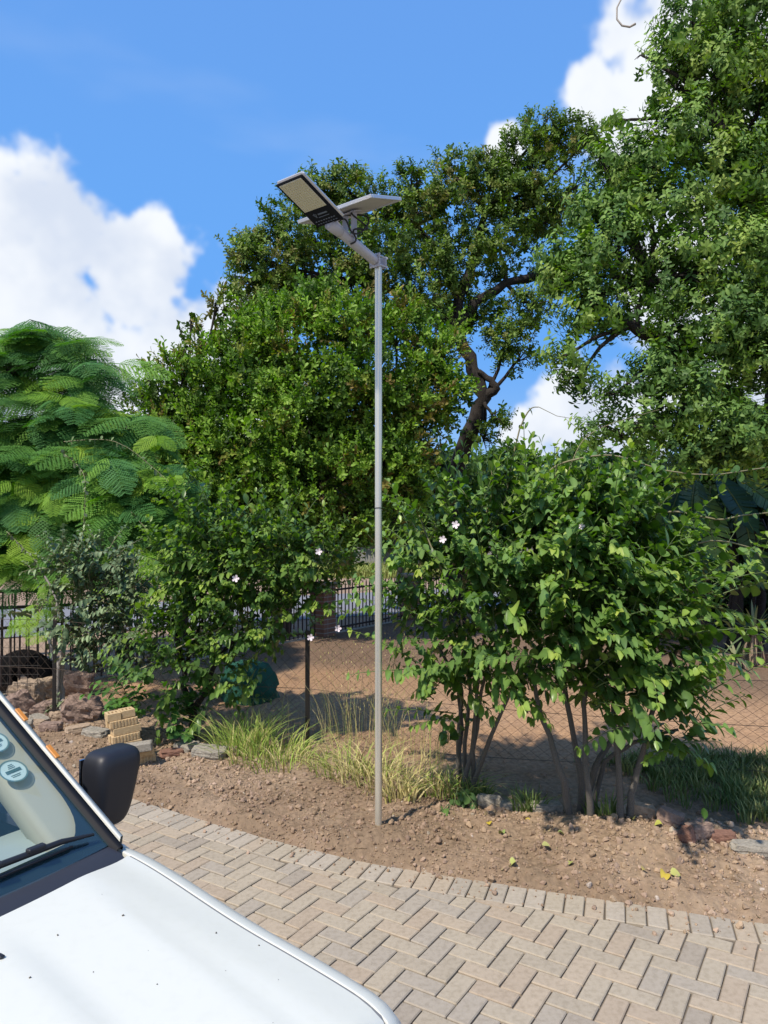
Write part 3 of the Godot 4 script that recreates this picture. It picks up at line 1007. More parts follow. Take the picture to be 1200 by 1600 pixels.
	var l2 := [[Vector3(-1.531, 4.99, -12.2), 0.74], [Vector3(-0.634, 5.149, -12.2), 0.69], [Vector3(-2.268, 4.355, -12.2), 0.78], [Vector3(-1.337, 3.78, -11.9), 0.94], [Vector3(-0.311, 4.107, -12), 0.87], [Vector3(-3.108, 4.072, -12.4), 0.58], [Vector3(0.422, 3.826, -12.2), 0.69], [Vector3(0.964, 3.964, -12.4), 0.45], [Vector3(0, 2.965, -12), 0.83], [Vector3(-1.018, 2.642, -11.8), 0.90], [Vector3(-2.175, 3.069, -12), 0.87], [Vector3(-3.027, 3.309, -12.3), 0.70], [Vector3(0.811, 4.631, -12.5), 0.58], [Vector3(0.218, 5.254, -12.6), 0.56], [Vector3(-2.63, 2.245, -12.2), 0.74], [Vector3(-1.551, 1.929, -12), 0.64], [Vector3(-0.414, 2.136, -12), 0.58], [Vector3(0.265, 2.406, -12.3), 0.42], [Vector3(-1.091, 5.637, -12.6), 0.50], [Vector3(-2.181, 5.199, -12.6), 0.48], [Vector3(0.997, 5.251, -12.8), 0.33], [Vector3(-1.715, 4.394, -12.4), 0.64], [Vector3(-0.642, 3.32, -12.4), 0.75], [Vector3(1.201, 4.287, -12.4), 0.26], [Vector3(-0.946, 1.404, -12.2), 0.42], [Vector3(-2.119, 1.505, -12.3), 0.47]]
	crown(h2, r, l2, bush, M.leaf_tree, 1500.0, [Color(0.05, 0.095, 0.02), Color(0.10, 0.18, 0.03), Color(0.20, 0.32, 0.045), Color(0.26, 0.38, 0.06), Color(0.24, 0.17, 0.06)], -0.02, 1.2)
	boughs(h2, r, [q2[2], q2[3], Vector3(-0.424, 2.141, -12.3), Vector3(0.214, 3.213, -12.4)], l2, M.dark_bark, 0.035)
	# ---- the lower tree with upright shoots, left of it
	var t3 := thing("shoulder_tree", "lower bushy tree with spiky upright shoots between feathery tree and round tree", "tree", Vector3(-3.375, 0, -12.462))
	moved = Transform3D(Basis.IDENTITY, -t3.position)
	var tr3 := B.new()
	limb(tr3, r, [Vector3(-3.413, -0.022, -12.6), Vector3(-3.452, 1.603, -12.6), Vector3(-3.48, 3.016, -12.6)], 0.13, 0.06)
	part(t3, "trunk", tr3.mesh(true), M.dark_bark, moved)
	var h3 := hold(t3, moved)
	var l3 := [[Vector3(-3.974, 3.888, -12.6), 0.43], [Vector3(-3.432, 4.434, -12.6), 0.50], [Vector3(-3.075, 5.09, -12.6), 0.28], [Vector3(-3.648, 3.331, -12.5), 0.65], [Vector3(-2.963, 3.903, -12.7), 0.55], [Vector3(-3.236, 2.791, -12.5), 0.65], [Vector3(-3.944, 2.585, -12.7), 0.55], [Vector3(-2.746, 4.806, -12.8), 0.33], [Vector3(-3.272, 5.418, -12.6), 0.11], [Vector3(-4.086, 4.652, -12.6), 0.10], [Vector3(-2.859, 5.666, -12.7), 0.10], [Vector3(-4.193, 4.215, -12.6), 0.20]]
	crown(h3, r, l3, bush, M.leaf_tree, 1500.0, [Color(0.05, 0.095, 0.02), Color(0.11, 0.19, 0.032), Color(0.22, 0.34, 0.05), Color(0.22, 0.17, 0.06)], -0.03, 1.2, 0.8)
	boughs(h3, r, [Vector3(-3.455, 2.146, -12.6), Vector3(-3.48, 3.016, -12.6)], l3, M.dark_bark, 0.03)
	for q in [[Vector3(-3.14, 4.98, -12.6), Vector3(-3.273, 5.55, -12.6)], [Vector3(-2.912, 5.004, -12.7), Vector3(-2.727, 5.689, -12.7)], [Vector3(-3.92, 4.106, -12.6), Vector3(-4.076, 4.696, -12.6)], [Vector3(-3.378, 4.761, -12.6), Vector3(-3.512, 5.363, -12.6)]]:
		whip(h3, r, [q[0], q[0].lerp(q[1], 0.5) + Vector3(0.04, 0, 0), q[1]], 0.014, 0.13, 0.022, leaf_meshes(0.3, 0.2, 0.6), M.leaf_tree, Color(0.08, 0.15, 0.03))
	# ---- feathery tree at the left
	feathery(r)
	# ---- big pale tree at the right
	var t5 := thing("pale_green_tree", "huge tree with drooping pale yellow-green leaves filling the right edge", "tree", Vector3(6.1, 0, -10.6))
	moved = Transform3D(Basis.IDENTITY, -t5.position)
	var tr5 := B.new()
	var q5 := [Vector3(6.1, -0.1, -10.6), Vector3(6.0, 1.6, -10.6), Vector3(5.6, 3.2, -10.4), Vector3(5.3, 5.0, -10.2), Vector3(4.9, 7.0, -10.0)]
	limb(tr5, r, q5, 0.36, 0.16, 10)
	limb(tr5, r, [q5[2], Vector3(4.151, 3.901, -9.9), Vector3(3.693, 4.367, -9.7), Vector3(3.199, 4.551, -9.6), Vector3(2.826, 4.759, -9.6)], 0.16, 0.04)
	limb(tr5, r, [q5[3], Vector3(4.246, 5.244, -9.8), Vector3(3.529, 5.126, -9.7), Vector3(2.661, 4.926, -9.6)], 0.12, 0.035)
	limb(tr5, r, [q5[3], Vector3(4.682, 6.784, -9.8), Vector3(4.175, 7.527, -9.6), Vector3(3.844, 8.033, -9.6)], 0.14, 0.04)
	limb(tr5, r, [q5[2], Vector3(4.562, 3.426, -9.6), Vector3(3.897, 3.233, -9.4)], 0.12, 0.04)
	part(t5, "trunk", tr5.mesh(true), M.dark_bark, moved)
	var h5 := hold(t5, moved)
	var hang := [sprig(r, 13, 0.26, 0.086, 0.038, 0.8, 0.7), sprig(r, 12, 0.32, 0.08, 0.036, 0.7, 0.85), sprig(r, 14, 0.22, 0.075, 0.034, 0.9, 0.6)]
	var l5 := [[Vector3(4.056, 8.497, -9.6), 0.36], [Vector3(4.78, 8.59, -9.8), 0.56], [Vector3(4.344, 7.822, -9.6), 0.50], [Vector3(3.802, 8.075, -9.6), 0.30], [Vector3(3.426, 8.033, -9.6), 0.17], [Vector3(3.8, 7.611, -9.6), 0.33], [Vector3(4.984, 7.385, -9.8), 0.64], [Vector3(3.879, 6.98, -9.6), 0.45], [Vector3(4.379, 6.48, -9.7), 0.55], [Vector3(3.411, 6.608, -9.7), 0.37], [Vector3(3.02, 6.441, -9.8), 0.25], [Vector3(2.763, 6.056, -9.8), 0.25], [Vector3(3.665, 6.014, -9.6), 0.51], [Vector3(2.538, 5.302, -9.6), 0.31], [Vector3(3.038, 5.47, -9.6), 0.45], [Vector3(2.329, 5.093, -9.6), 0.20], [Vector3(3.826, 5.177, -9.6), 0.51], [Vector3(4.577, 5.428, -9.6), 0.66], [Vector3(2.702, 4.759, -9.6), 0.36], [Vector3(3.325, 4.759, -9.6), 0.36], [Vector3(4.111, 4.482, -9.5), 0.56], [Vector3(4.859, 4.259, -9.6), 0.63], [Vector3(2.325, 4.092, -9.6), 0.17], [Vector3(2.532, 3.842, -9.6), 0.20], [Vector3(3.414, 3.844, -9.4), 0.34], [Vector3(3.737, 3.461, -9.3), 0.48], [Vector3(3.293, 3.179, -9.3), 0.30], [Vector3(4.256, 3.058, -9.3), 0.47], [Vector3(4.789, 2.989, -9.4), 0.44], [Vector3(2.925, 3.558, -9.4), 0.16], [Vector3(2.72, 3.111, -9.4), 0.18], [Vector3(3.853, 2.777, -9.3), 0.27], [Vector3(3.24, 6.057, -9.7), 0.33], [Vector3(5.444, 6.356, -9.8), 0.76], [Vector3(5.513, 4.477, -9.8), 0.76], [Vector3(5.744, 8.198, -10), 0.78], [Vector3(5.059, 9.607, -10), 0.69], [Vector3(5.636, 2.928, -9.6), 0.58], [Vector3(2.27, 5.464, -9.7), 0.13], [Vector3(2.907, 6.735, -9.7), 0.13], [Vector3(3.046, 7.19, -9.6), 0.07]]
	crown(h5, r, l5, hang, M.leaf_tree, 1500.0, [Color(0.09, 0.165, 0.054), Color(0.15, 0.25, 0.072), Color(0.23, 0.335, 0.09), Color(0.33, 0.41, 0.115)], -0.12, 1.0, 0.05)
	boughs(h5, r, [q5[2], q5[3], q5[4], Vector3(3.693, 4.367, -9.7), Vector3(3.199, 4.551, -9.6), Vector3(3.529, 5.126, -9.7), Vector3(4.175, 7.527, -9.6)], l5, M.dark_bark, 0.035)
	# bare hooked vine end hanging in from its top
	var hk := B.new()
	hk.tube([Vector3(3.089, 8.994, -9.2), Vector3(3.007, 8.589, -9.2), Vector3(2.918, 8.411, -9.2), Vector3(2.917, 8.265, -9.2), Vector3(2.981, 8.184, -9.2), Vector3(3.077, 8.168, -9.2), Vector3(3.149, 8.208, -9.2)], [0.012, 0.011, 0.011, 0.011, 0.012, 0.013, 0.015], 6)
	hk.tube([Vector3(3.089, 8.994, -9.2), Vector3(3.812, 9.308, -9.5), q5[4]], [0.013, 0.02, 0.03], 5)
	part(h5, "hanging_vine", hk.mesh(true), M.pale_bark)
	# ---- slim dark tree by the steel fence
	var t6 := thing("slim_tree", "slim dark-stemmed tree beside the steel fence right of the lamp pole", "tree", Vector3(0.446, 0, -16.191))
	moved = Transform3D(Basis.IDENTITY, -t6.position)
	var tr6 := B.new()
	limb(tr6, r, [Vector3(0.408, -0.007, -15.8), Vector3(0.326, 0.767, -15.8), Vector3(0.354, 1.242, -15.8), Vector3(0.191, 1.787, -15.8), Vector3(0.245, 2.468, -15.8), Vector3(0, 3.013, -15.8)], 0.085, 0.05)
	part(t6, "trunk", tr6.mesh(true), M.black_bark, moved)
	var h6 := hold(t6, moved)
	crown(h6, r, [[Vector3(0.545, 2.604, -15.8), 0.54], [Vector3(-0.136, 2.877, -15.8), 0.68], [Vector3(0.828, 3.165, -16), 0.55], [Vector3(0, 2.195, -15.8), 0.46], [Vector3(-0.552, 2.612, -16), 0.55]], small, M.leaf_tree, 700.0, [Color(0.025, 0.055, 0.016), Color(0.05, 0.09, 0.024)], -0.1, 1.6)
	# ---- trees beyond the road
	var coarse := [sprig(r, 16, 0.6, 0.26, 0.15, 1.0, 0.1), sprig(r, 14, 0.7, 0.24, 0.14, 0.9, 0.0)]
	var names := ["grey-green tree behind the road, half hidden by the feathery tree", "dark tree across the road left of the round tree's trunk", "dark hedge tree above the far wall behind the lamp pole", "far dark tree over the wall right of the lamp pole", "hazy far tree below the gap of sky right of the twisted trunk", "mid-green far tree under the gap of sky left of the pale green tree", "far tree behind the big shrub, under the pale green tree", "dark far tree behind the banana plant at the right edge", "far dark tree at the left edge behind the feathery tree"]
	var specs := [[140, 30.0, 780, 130, 0], [330, 32.0, 790, 110, 1], [500, 33.0, 800, 80, 1], [640, 32.0, 790, 90, 1], [790, 40.0, 770, 62, 2], [900, 30.0, 768, 60, 2], [1010, 24.0, 790, 90, 1], [1160, 20.0, 790, 130, 1], [-60, 28.0, 780, 130, 0]]
	for k in specs.size():
		var s: Array = specs[k]
		var z: float = s[1]
		var u: float = (s[0] - 600.0) / 1160.0 * z
		var top: float = 1.95 + (818.0 - (s[2] - s[3])) / 1160.0 * z
		var R: float = s[3] / 1160.0 * z
		var t := thing("far_tree", names[k], "tree", Vector3(u, 0, -z), "trees beyond the road")
		var b := B.new()
		limb(b, r, [Vector3(0, -0.1, 0), Vector3(0.1, top * 0.4, 0), Vector3(0, top * 0.7, 0)], 0.2, 0.08)
		part(t, "trunk", b.mesh(true), M.dark_bark)
		var lobes := []
		for j in 12:
			var a := r.randf() * TAU
			var e := R * sqrt(r.randf()) * 1.0
			lobes.append([Vector3(cos(a) * e, r.randf_range(0.9, top - R * 0.45), sin(a) * e * 0.6), R * r.randf_range(0.38, 0.55)])
		lobes.append([Vector3(0, top - R * 0.45, 0), R * 0.45])
		crown(t, r, lobes, coarse, M.leaf_tree, 130.0, [[Color(0.08, 0.125, 0.06), Color(0.14, 0.19, 0.085)], [Color(0.045, 0.085, 0.024), Color(0.09, 0.15, 0.04)], [Color(0.07, 0.125, 0.04), Color(0.13, 0.2, 0.06)]][s[4]], -0.25, clampf(z / 30.0, 0.7, 1.2))
	# ---- hedge behind the right-hand yard
	var hd := thing("dark_hedge", "tall dark hedge behind the banana plant on the right", "hedge", Vector3(5.6, 0, -13.5))
	var hl := []
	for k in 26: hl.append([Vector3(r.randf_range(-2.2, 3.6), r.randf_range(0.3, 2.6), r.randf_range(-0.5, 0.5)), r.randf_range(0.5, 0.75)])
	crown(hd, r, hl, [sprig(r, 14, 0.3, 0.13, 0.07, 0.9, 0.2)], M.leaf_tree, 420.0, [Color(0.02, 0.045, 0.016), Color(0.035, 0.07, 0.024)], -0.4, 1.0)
	shrubs(r)
	yard_plants(r)
	grasses(r)

# parts of such a thing are given in world places
func hold(o: Node3D, _x: Transform3D) -> Node3D:
	in_world[o] = true
	return o

func feathery(r: RandomNumberGenerator) -> void:
	var t := thing("feathery_tree", "low tree with wide layered feathery fronds at the left edge", "tree", Vector3(-6.2, 0, -10.2))
	hold(t, Transform3D.IDENTITY)
	var b := B.new()
	var q := [Vector3(-6.2, -0.1, -10.2), Vector3(-6.1, 1.2, -10.1), Vector3(-5.9, 2.4, -10.0), Vector3(-5.36, 3.834, -10), Vector3(-4.844, 4.181, -10)]
	limb(b, r, q, 0.16, 0.045, 8)
	limb(b, r, [q[2], Vector3(-4.907, 2.948, -9.8), Vector3(-3.98, 3.26, -9.6), Vector3(-3.247, 3.151, -9.4)], 0.09, 0.03)
	limb(b, r, [q[1], Vector3(-4.633, 1.851, -9.6), Vector3(-3.688, 2.094, -9.3), Vector3(-2.871, 2.167, -9)], 0.09, 0.03)
	limb(b, r, [q[3], Vector3(-4.842, 3.921, -10), Vector3(-4.238, 4.181, -10)], 0.04, 0.015)
	limb(b, r, [q[1], Vector3(-4.694, 1.286, -9.4), Vector3(-3.953, 1.469, -9)], 0.06, 0.02)
	part(t, "trunk", b.mesh(true), M.dark_bark)
	var lobes := [[Vector3(-5.031, 4.536, -10.2), 0.30], [Vector3(-4.457, 4.447, -10.2), 0.30], [Vector3(-4.861, 4.722, -10.4), 0.18], [Vector3(-3.891, 4.008, -10), 0.29], [Vector3(-4.366, 3.921, -10), 0.29], [Vector3(-4.928, 3.834, -10), 0.26], [Vector3(-4.693, 3.358, -9.7), 0.50], [Vector3(-3.981, 3.442, -9.7), 0.50], [Vector3(-3.275, 3.218, -9.6), 0.36], [Vector3(-4.174, 2.737, -9.3), 0.56], [Vector3(-3.414, 2.649, -9.2), 0.56], [Vector3(-2.858, 2.649, -9.2), 0.32], [Vector3(-4.522, 2.172, -9.2), 0.48], [Vector3(-3.807, 2.093, -9.2), 0.48], [Vector3(-3.026, 2.09, -9), 0.39], [Vector3(-2.716, 2.167, -9), 0.23], [Vector3(-4.264, 1.624, -9), 0.39], [Vector3(-3.489, 1.547, -9), 0.39], [Vector3(-2.836, 1.551, -8.9), 0.31], [Vector3(-5.221, 2.928, -9.6), 0.58], [Vector3(-4.994, 1.776, -9.2), 0.48], [Vector3(-5.293, 4.226, -10.2), 0.26]]
	var meshes := [frond_mesh(r), frond_mesh(r)]
	var all := []
	for l in lobes:
		var c: Vector3 = l[0]
		var R: float = l[1]
		var whorls := int(clampf(R * R * 62, 6, 17))
		for k in whorls:
			var d := unit(r)
			var p: Vector3 = c + d * Vector3(1, 0.75, 1) * R * pow(r.randf(), 0.5)
			var n := 4 + r.randi() % 3
			var a0 := r.randf() * TAU
			var young := r.randf() < 0.16
			for m in n:
				var a := a0 + TAU * m / n + r.randf_range(-0.3, 0.3)
				var y := Vector3(cos(a), r.randf_range(-0.75, 0.15), sin(a))
				var s := r.randf_range(0.48, 0.74) * (0.75 if young else 1.0)
				all.append([Transform3D(along(y, Vector3(0.0, 0.9, 0.55) + unit(r) * 0.35).scaled(Vector3.ONE * s), p), 0.0 if not young else 1.0])
	# some sprays reaching out in front of the sapling
	for p in [Vector3(-3.797, 1.321, -8.4), Vector3(-3.825, 1.089, -8.2), Vector3(-3.623, 0.787, -8.1), Vector3(-3.629, 1.491, -8.6), Vector3(-2.821, 1.502, -8.4), Vector3(-2.605, 1.61, -8.4), Vector3(-2.893, 1.186, -8.3), Vector3(-3.108, 1.257, -8.3), Vector3(-4.296, 1.454, -8.6), Vector3(-2.929, 1.716, -8.5), Vector3(-3.915, 0.948, -8.2), Vector3(-3.337, 2.158, -8.6), Vector3(-2.698, 2.999, -8.8), Vector3(-2.74, 2.498, -8.7), Vector3(-3.865, 2.348, -8.7), Vector3(-4.403, 2.466, -8.8), Vector3(-2.537, 2.498, -8.7)]:
		var a0 := r.randf() * TAU
		for m in 3:
			var a := a0 + TAU * m / 3.0
			var y := Vector3(cos(a), r.randf_range(-0.9, 0.0), sin(a))
			all.append([Transform3D(along(y, Vector3.UP * 0.7 + Vector3(0, 0, 0.7)).scaled(Vector3.ONE * r.randf_range(0.26, 0.4)), p), 1.0])
	all.sort_custom(func(a, e): return a[0].origin.length_squared() < e[0].origin.length_squared())
	var pal := [Color(0.07, 0.19, 0.048), Color(0.13, 0.30, 0.065), Color(0.09, 0.25, 0.08), Color(0.20, 0.40, 0.07)]
	var fresh := [Color(0.23, 0.43, 0.05), Color(0.30, 0.48, 0.06)]
	var mats := []
	for q2 in pal + fresh:
		var mm: StandardMaterial3D = M.leaf_frond.duplicate()
		mm.albedo_color = (q2 as Color).linear_to_srgb()
		mats.append(mm)
	var xs := [[], []]
	var cs := [[], []]
	var singly := 0
	for k in all.size():
		var l: Array = all[k]
		var j := r.randi() % 2
		var tone := r.randi() % 4 if l[1] < 0.5 else 4 + r.randi() % 2
		if singly < 240 and l[0].origin.x > -0.56 * -l[0].origin.z:
			singly += 1
			part(t, "frond", meshes[j], mats[tone], l[0])
		else:
			xs[j].append(l[0])
			cs[j].append((pal + fresh)[tone])
	for j in 2: scatter(t, "fronds_beyond", meshes[j], M.leaf_frond, xs[j], cs[j])
	# drooping bare shoots among the fronds
	var lm := leaf_meshes(0.3, 0.2)
	whip(t, r, [Vector3(-3.749, 2.789, -8.6), Vector3(-3.325, 2.502, -8.2), Vector3(-3.228, 2.074, -8), Vector3(-3.225, 1.528, -7.9)], 0.005, 0.07, 0.05, lm, M.leaf_grey, Color(0.16, 0.2, 0.1))
	whip(t, r, [Vector3(-3.713, 2.9, -8.6), Vector3(-3.046, 2.878, -8.4), Vector3(-2.476, 2.502, -8.2), Vector3(-2.069, 2.143, -8)], 0.0045, 0.07, 0.05, lm, M.leaf_grey, Color(0.14, 0.2, 0.08))
	whip(t, r, [Vector3(-4.068, 1.867, -8), Vector3(-3.743, 1.596, -7.9), Vector3(-3.571, 1.324, -7.9)], 0.004, 0.06, 0.05, lm, M.leaf_grey, Color(0.2, 0.22, 0.12))
	whip(t, r, [Vector3(-2.861, 2.08, -8.4), Vector3(-2.508, 1.759, -8.2), Vector3(-2.273, 1.385, -8)], 0.0045, 0.07, 0.045, lm, M.leaf_grey, Color(0.14, 0.2, 0.08))

func shrubs(r: RandomNumberGenerator) -> void:
	var green := [Color(0.105, 0.19, 0.06), Color(0.155, 0.27, 0.068), Color(0.22, 0.345, 0.078), Color(0.32, 0.43, 0.09), Color(0.43, 0.50, 0.105)]
	# ---- the big shrub at the right
	var a := thing("big_shrub", "big glossy-leaved shrub on many grey stems right of the lamp pole", "shrub", Vector3(1.15, 0.02, -4.95))
	hold(a, Transform3D.IDENTITY)
	var left := [[Vector3(0.659, 0, -5.417), Vector3(0.627, 0.35, -5.3), Vector3(0.648, 0.78, -5.2), Vector3(0.702, 1.239, -5.1)], [Vector3(0.565, 0, -5.589), Vector3(0.543, 0.397, -5.45), Vector3(0.566, 0.735, -5.4), Vector3(0.456, 1.212, -5.3)], [Vector3(0.603, 0, -5.495), Vector3(0.584, 0.366, -5.4), Vector3(0.615, 0.757, -5.3), Vector3(0.537, 1.315, -5.2)], [Vector3(0.624, 0, -5.392), Vector3(0.714, 0.38, -5.2), Vector3(0.81, 0.672, -5.1), Vector3(0.945, 0.996, -5)], [Vector3(0.564, 0, -5.392), Vector3(0.66, 0.485, -5.3), Vector3(0.679, 0.78, -5.2), Vector3(0.834, 1.371, -5.1)], [Vector3(0.533, 0, -5.549), Vector3(0.576, 0.43, -5.5), Vector3(0.548, 0.759, -5.5), Vector3(0.279, 1.29, -5.4)]]
	var right := [[Vector3(1.211, 0, -4.824), Vector3(1.148, 0.313, -4.75), Vector3(1.095, 0.48, -4.8), Vector3(1.01, 0.764, -4.9), Vector3(0.946, 1.125, -5)], [Vector3(1.293, 0, -4.949), Vector3(1.281, 0.279, -4.85), Vector3(1.253, 0.512, -4.9), Vector3(1.191, 0.921, -4.95), Vector3(1.162, 1.382, -5)], [Vector3(1.33, 0, -4.764), Vector3(1.289, 0.25, -4.7), Vector3(1.279, 0.475, -4.75), Vector3(1.286, 0.788, -4.8), Vector3(1.391, 1.267, -4.9)], [Vector3(1.477, 0, -4.686), Vector3(1.48, 0.257, -4.68), Vector3(1.472, 0.491, -4.7), Vector3(1.476, 0.788, -4.8), Vector3(1.644, 1.267, -4.9)], [Vector3(1.531, 0, -4.705), Vector3(1.548, 0.257, -4.68), Vector3(1.612, 0.451, -4.7), Vector3(1.695, 0.772, -4.7), Vector3(1.898, 1.158, -4.8)], [Vector3(1.338, 0, -5.036), Vector3(1.387, 0.345, -4.9), Vector3(1.545, 0.526, -5), Vector3(1.761, 0.825, -5), Vector3(1.934, 0.996, -5)], [Vector3(1.387, 0, -4.981), Vector3(1.45, 0.387, -4.9), Vector3(1.606, 0.542, -4.8), Vector3(1.856, 0.651, -4.7)]]
	var n := 0
	for s in left + right:
		var b := B.new()
		var th := 0.025 if s.size() == 5 else 0.019
		limb(b, r, s, th, th * 0.5, 7)
		part(a, "stem", b.mesh(true), M.grey_bark)
		n += 1
	var lobes := [[Vector3(0.538, 1.807, -5.2), 0.36], [Vector3(0.896, 1.896, -5.2), 0.36], [Vector3(1.21, 1.919, -5.2), 0.30], [Vector3(1.538, 1.809, -5.1), 0.33], [Vector3(1.845, 1.656, -5.1), 0.25], [Vector3(0.411, 1.439, -5.3), 0.27], [Vector3(0.717, 1.478, -4.9), 0.38], [Vector3(1.074, 1.57, -4.8), 0.41], [Vector3(1.488, 1.57, -4.8), 0.41], [Vector3(1.936, 1.447, -5), 0.24], [Vector3(0.273, 1.166, -5.3), 0.14], [Vector3(0.393, 0.98, -5.2), 0.27], [Vector3(0.743, 1.117, -4.8), 0.33], [Vector3(1.107, 1.191, -4.6), 0.40], [Vector3(1.503, 1.191, -4.6), 0.36], [Vector3(1.857, 1.199, -4.8), 0.21], [Vector3(0.578, 0.737, -5.1), 0.20], [Vector3(1.185, 0.895, -4.6), 0.25], [Vector3(0.907, 0.87, -4.8), 0.21], [Vector3(1.507, 0.937, -4.5), 0.24], [Vector3(1.817, 0.876, -4.6), 0.16], [Vector3(0.868, 2.055, -5.3), 0.14], [Vector3(1.164, 2.127, -5.4), 0.13], [Vector3(1.462, 2.078, -5.3), 0.13], [Vector3(2.195, 1.437, -5.1), 0.16], [Vector3(2.462, 1.458, -5.2), 0.11], [Vector3(1.834, 0.687, -4.5), 0.12], [Vector3(1.584, 0.764, -4.5), 0.14], [Vector3(0.246, 0.691, -5.2), 0.07], [Vector3(0.279, 1.662, -5.4), 0.19], [Vector3(0.186, 1.383, -5.4), 0.11], [Vector3(0.455, 0.395, -5.3), 0.05], [Vector3(1.394, 1.29, -5.4), 0.42], [Vector3(0.947, 1.562, -5.5), 0.43], [Vector3(1.859, 1.337, -5.4), 0.37], [Vector3(1.351, 1.796, -5.6), 0.43]]
	var tw := B.new()
	var out := []
	shoots(r, lobes, 900, Vector2(0.32, 0.6), 0.122, 0.052, 8, 0.55, 0.45, tw, out, 0.45)
	# the low sprays that reach out to the right and left
	shoots(r, [[Vector3(1.872, 0.553, -4.5), 0.05], [Vector3(1.776, 0.61, -4.5), 0.05], [Vector3(1.887, 0.546, -4.4), 0.03]], 9, Vector2(0.2, 0.3), 0.085, 0.052, 6, 0.1, 0.3, tw, out, 0.3)
	shoots(r, [[Vector3(0.45, 0.078, -5), 0.03], [Vector3(0.374, 0.01, -4.85), 0.03], [Vector3(0.513, 0.114, -5.2), 0.04]], 7, Vector2(0.12, 0.2), 0.075, 0.045, 4, -0.6, 0.6, tw, out, -0.2)
	part(a, "twigs", tw.mesh(true), M.green_stem).set_meta("kind", "stuff")
	put_leaves(a, r, out, leaf_meshes(0.2, 0.22), M.leaf_glossy, green, 300)
	for f in [[Vector3(0.454, 1.942, -4.7), 0.028], [Vector3(0.369, 1.85, -4.65), 0.026], [Vector3(1.168, 1.935, -4.4), 0.024]]: flower(a, f[0], Vector3(-0.3, 0.1, 1), f[1])
	var lm := leaf_meshes(0.3, 0.25)
	var tint := Color(0.085, 0.17, 0.045)
	whip(a, r, [Vector3(0.843, 2.076, -5.2), Vector3(0.898, 2.39, -5.2), Vector3(0.952, 2.615, -5.2), Vector3(1.024, 2.75, -5.2), Vector3(1.087, 2.768, -5.2)], 0.006, 0.06, 0.10, lm, M.leaf_glossy, tint)
	whip(a, r, [Vector3(1.087, 2.768, -5.2), Vector3(1.213, 2.705, -5.2), Vector3(1.348, 2.682, -5.2)], 0.0025, 0.02, 0.2, lm, M.leaf_glossy, tint)
	whip(a, r, [Vector3(1.012, 2.117, -5.1), Vector3(1.122, 2.308, -5), Vector3(1.269, 2.373, -4.9), Vector3(1.523, 2.398, -4.9), Vector3(1.822, 2.294, -4.8), Vector3(2.154, 2.265, -4.8), Vector3(2.601, 2.331, -4.9)], 0.009, 0.075, 0.045, lm, M.leaf_glossy, tint)
	whip(a, r, [Vector3(1.724, 2.028, -5), Vector3(1.983, 2.028, -5), Vector3(2.241, 1.976, -5), Vector3(2.414, 2.006, -5), Vector3(2.651, 2.028, -5)], 0.008, 0.08, 0.05, lm, M.leaf_glossy, tint)
	whip(a, r, [Vector3(1.208, 2.2, -5), Vector3(1.338, 2.503, -5), Vector3(1.555, 2.632, -5), Vector3(1.932, 2.75, -5.2)], 0.004, 0.04, 0.15, lm, M.leaf_glossy, tint)
	whip(a, r, [Vector3(1.895, 1.769, -5), Vector3(2.197, 1.834, -5), Vector3(2.455, 1.791, -5), Vector3(2.562, 1.683, -5)], 0.006, 0.05, 0.14, lm, M.leaf_glossy, tint)
	whip(a, r, [Vector3(0.388, 1.64, -5), Vector3(0.31, 1.812, -5), Vector3(0.242, 2.007, -5.1)], 0.009, 0.07, 0.09, lm, M.leaf_glossy, tint)
	whip(a, r, [Vector3(1.141, 2.026, -4.9), Vector3(1.133, 2.237, -4.9), Vector3(1.151, 2.449, -4.9)], 0.006, 0.075, 0.05, lm, M.leaf_glossy, tint)
	for q in [[Vector3(0.422, 1.899, -4.9), Vector3(0.38, 2.153, -4.9)], [Vector3(0.704, 2.029, -5.1), Vector3(0.739, 2.315, -5.1)], [Vector3(1.315, 2.028, -5), Vector3(1.359, 2.308, -5)], [Vector3(1.536, 2.027, -4.95), Vector3(1.495, 2.262, -4.95)], [Vector3(0.258, 1.769, -5), Vector3(0.172, 1.984, -5)], [Vector3(1.767, 1.898, -5), Vector3(1.854, 2.135, -5)], [Vector3(0.57, 1.984, -4.9), Vector3(0.516, 2.174, -4.9)], [Vector3(2.001, 1.724, -5.05), Vector3(2.111, 1.941, -5.05)]]:
		var f0: Vector3 = q[0]
		var f1: Vector3 = q[1]
		whip(a, r, [f0, f0.lerp(f1, 0.5) + Vector3(0.02, 0.0, 0.03), f1], 0.005, 0.10, 0.028, leaf_meshes(0.2, 0.3), M.leaf_glossy, Color(0.16, 0.27, 0.065))
	# ---- the shrub left of the fence post
	var c := thing("left_shrub", "leafy shrub on a forked dark trunk between brick stack and grass tuft", "shrub", Vector3(-1.721, 0, -6.685))
	hold(c, Transform3D.IDENTITY)
	for s in [[Vector3(-1.711, 0, -6.646), Vector3(-1.74, 0.187, -6.8), Vector3(-1.775, 0.333, -6.8)], [Vector3(-1.769, 0.304, -6.8), Vector3(-1.834, 0.466, -6.8), Vector3(-1.838, 0.634, -6.9), Vector3(-1.662, 1.107, -6.9)], [Vector3(-1.752, 0.234, -6.8), Vector3(-1.6, 0.442, -6.7), Vector3(-1.497, 0.729, -6.7), Vector3(-1.153, 1.132, -6.7)], [Vector3(-1.838, 0.575, -6.9), Vector3(-1.958, 0.989, -6.9), Vector3(-1.842, 1.582, -6.9)]]:
		var b := B.new()
		limb(b, r, s, 0.045 if s[0].y < 0.1 else 0.032, 0.036 if s[0].y < 0.1 else 0.014, 7)
		part(c, "stem", b.mesh(true), M.dark_bark)
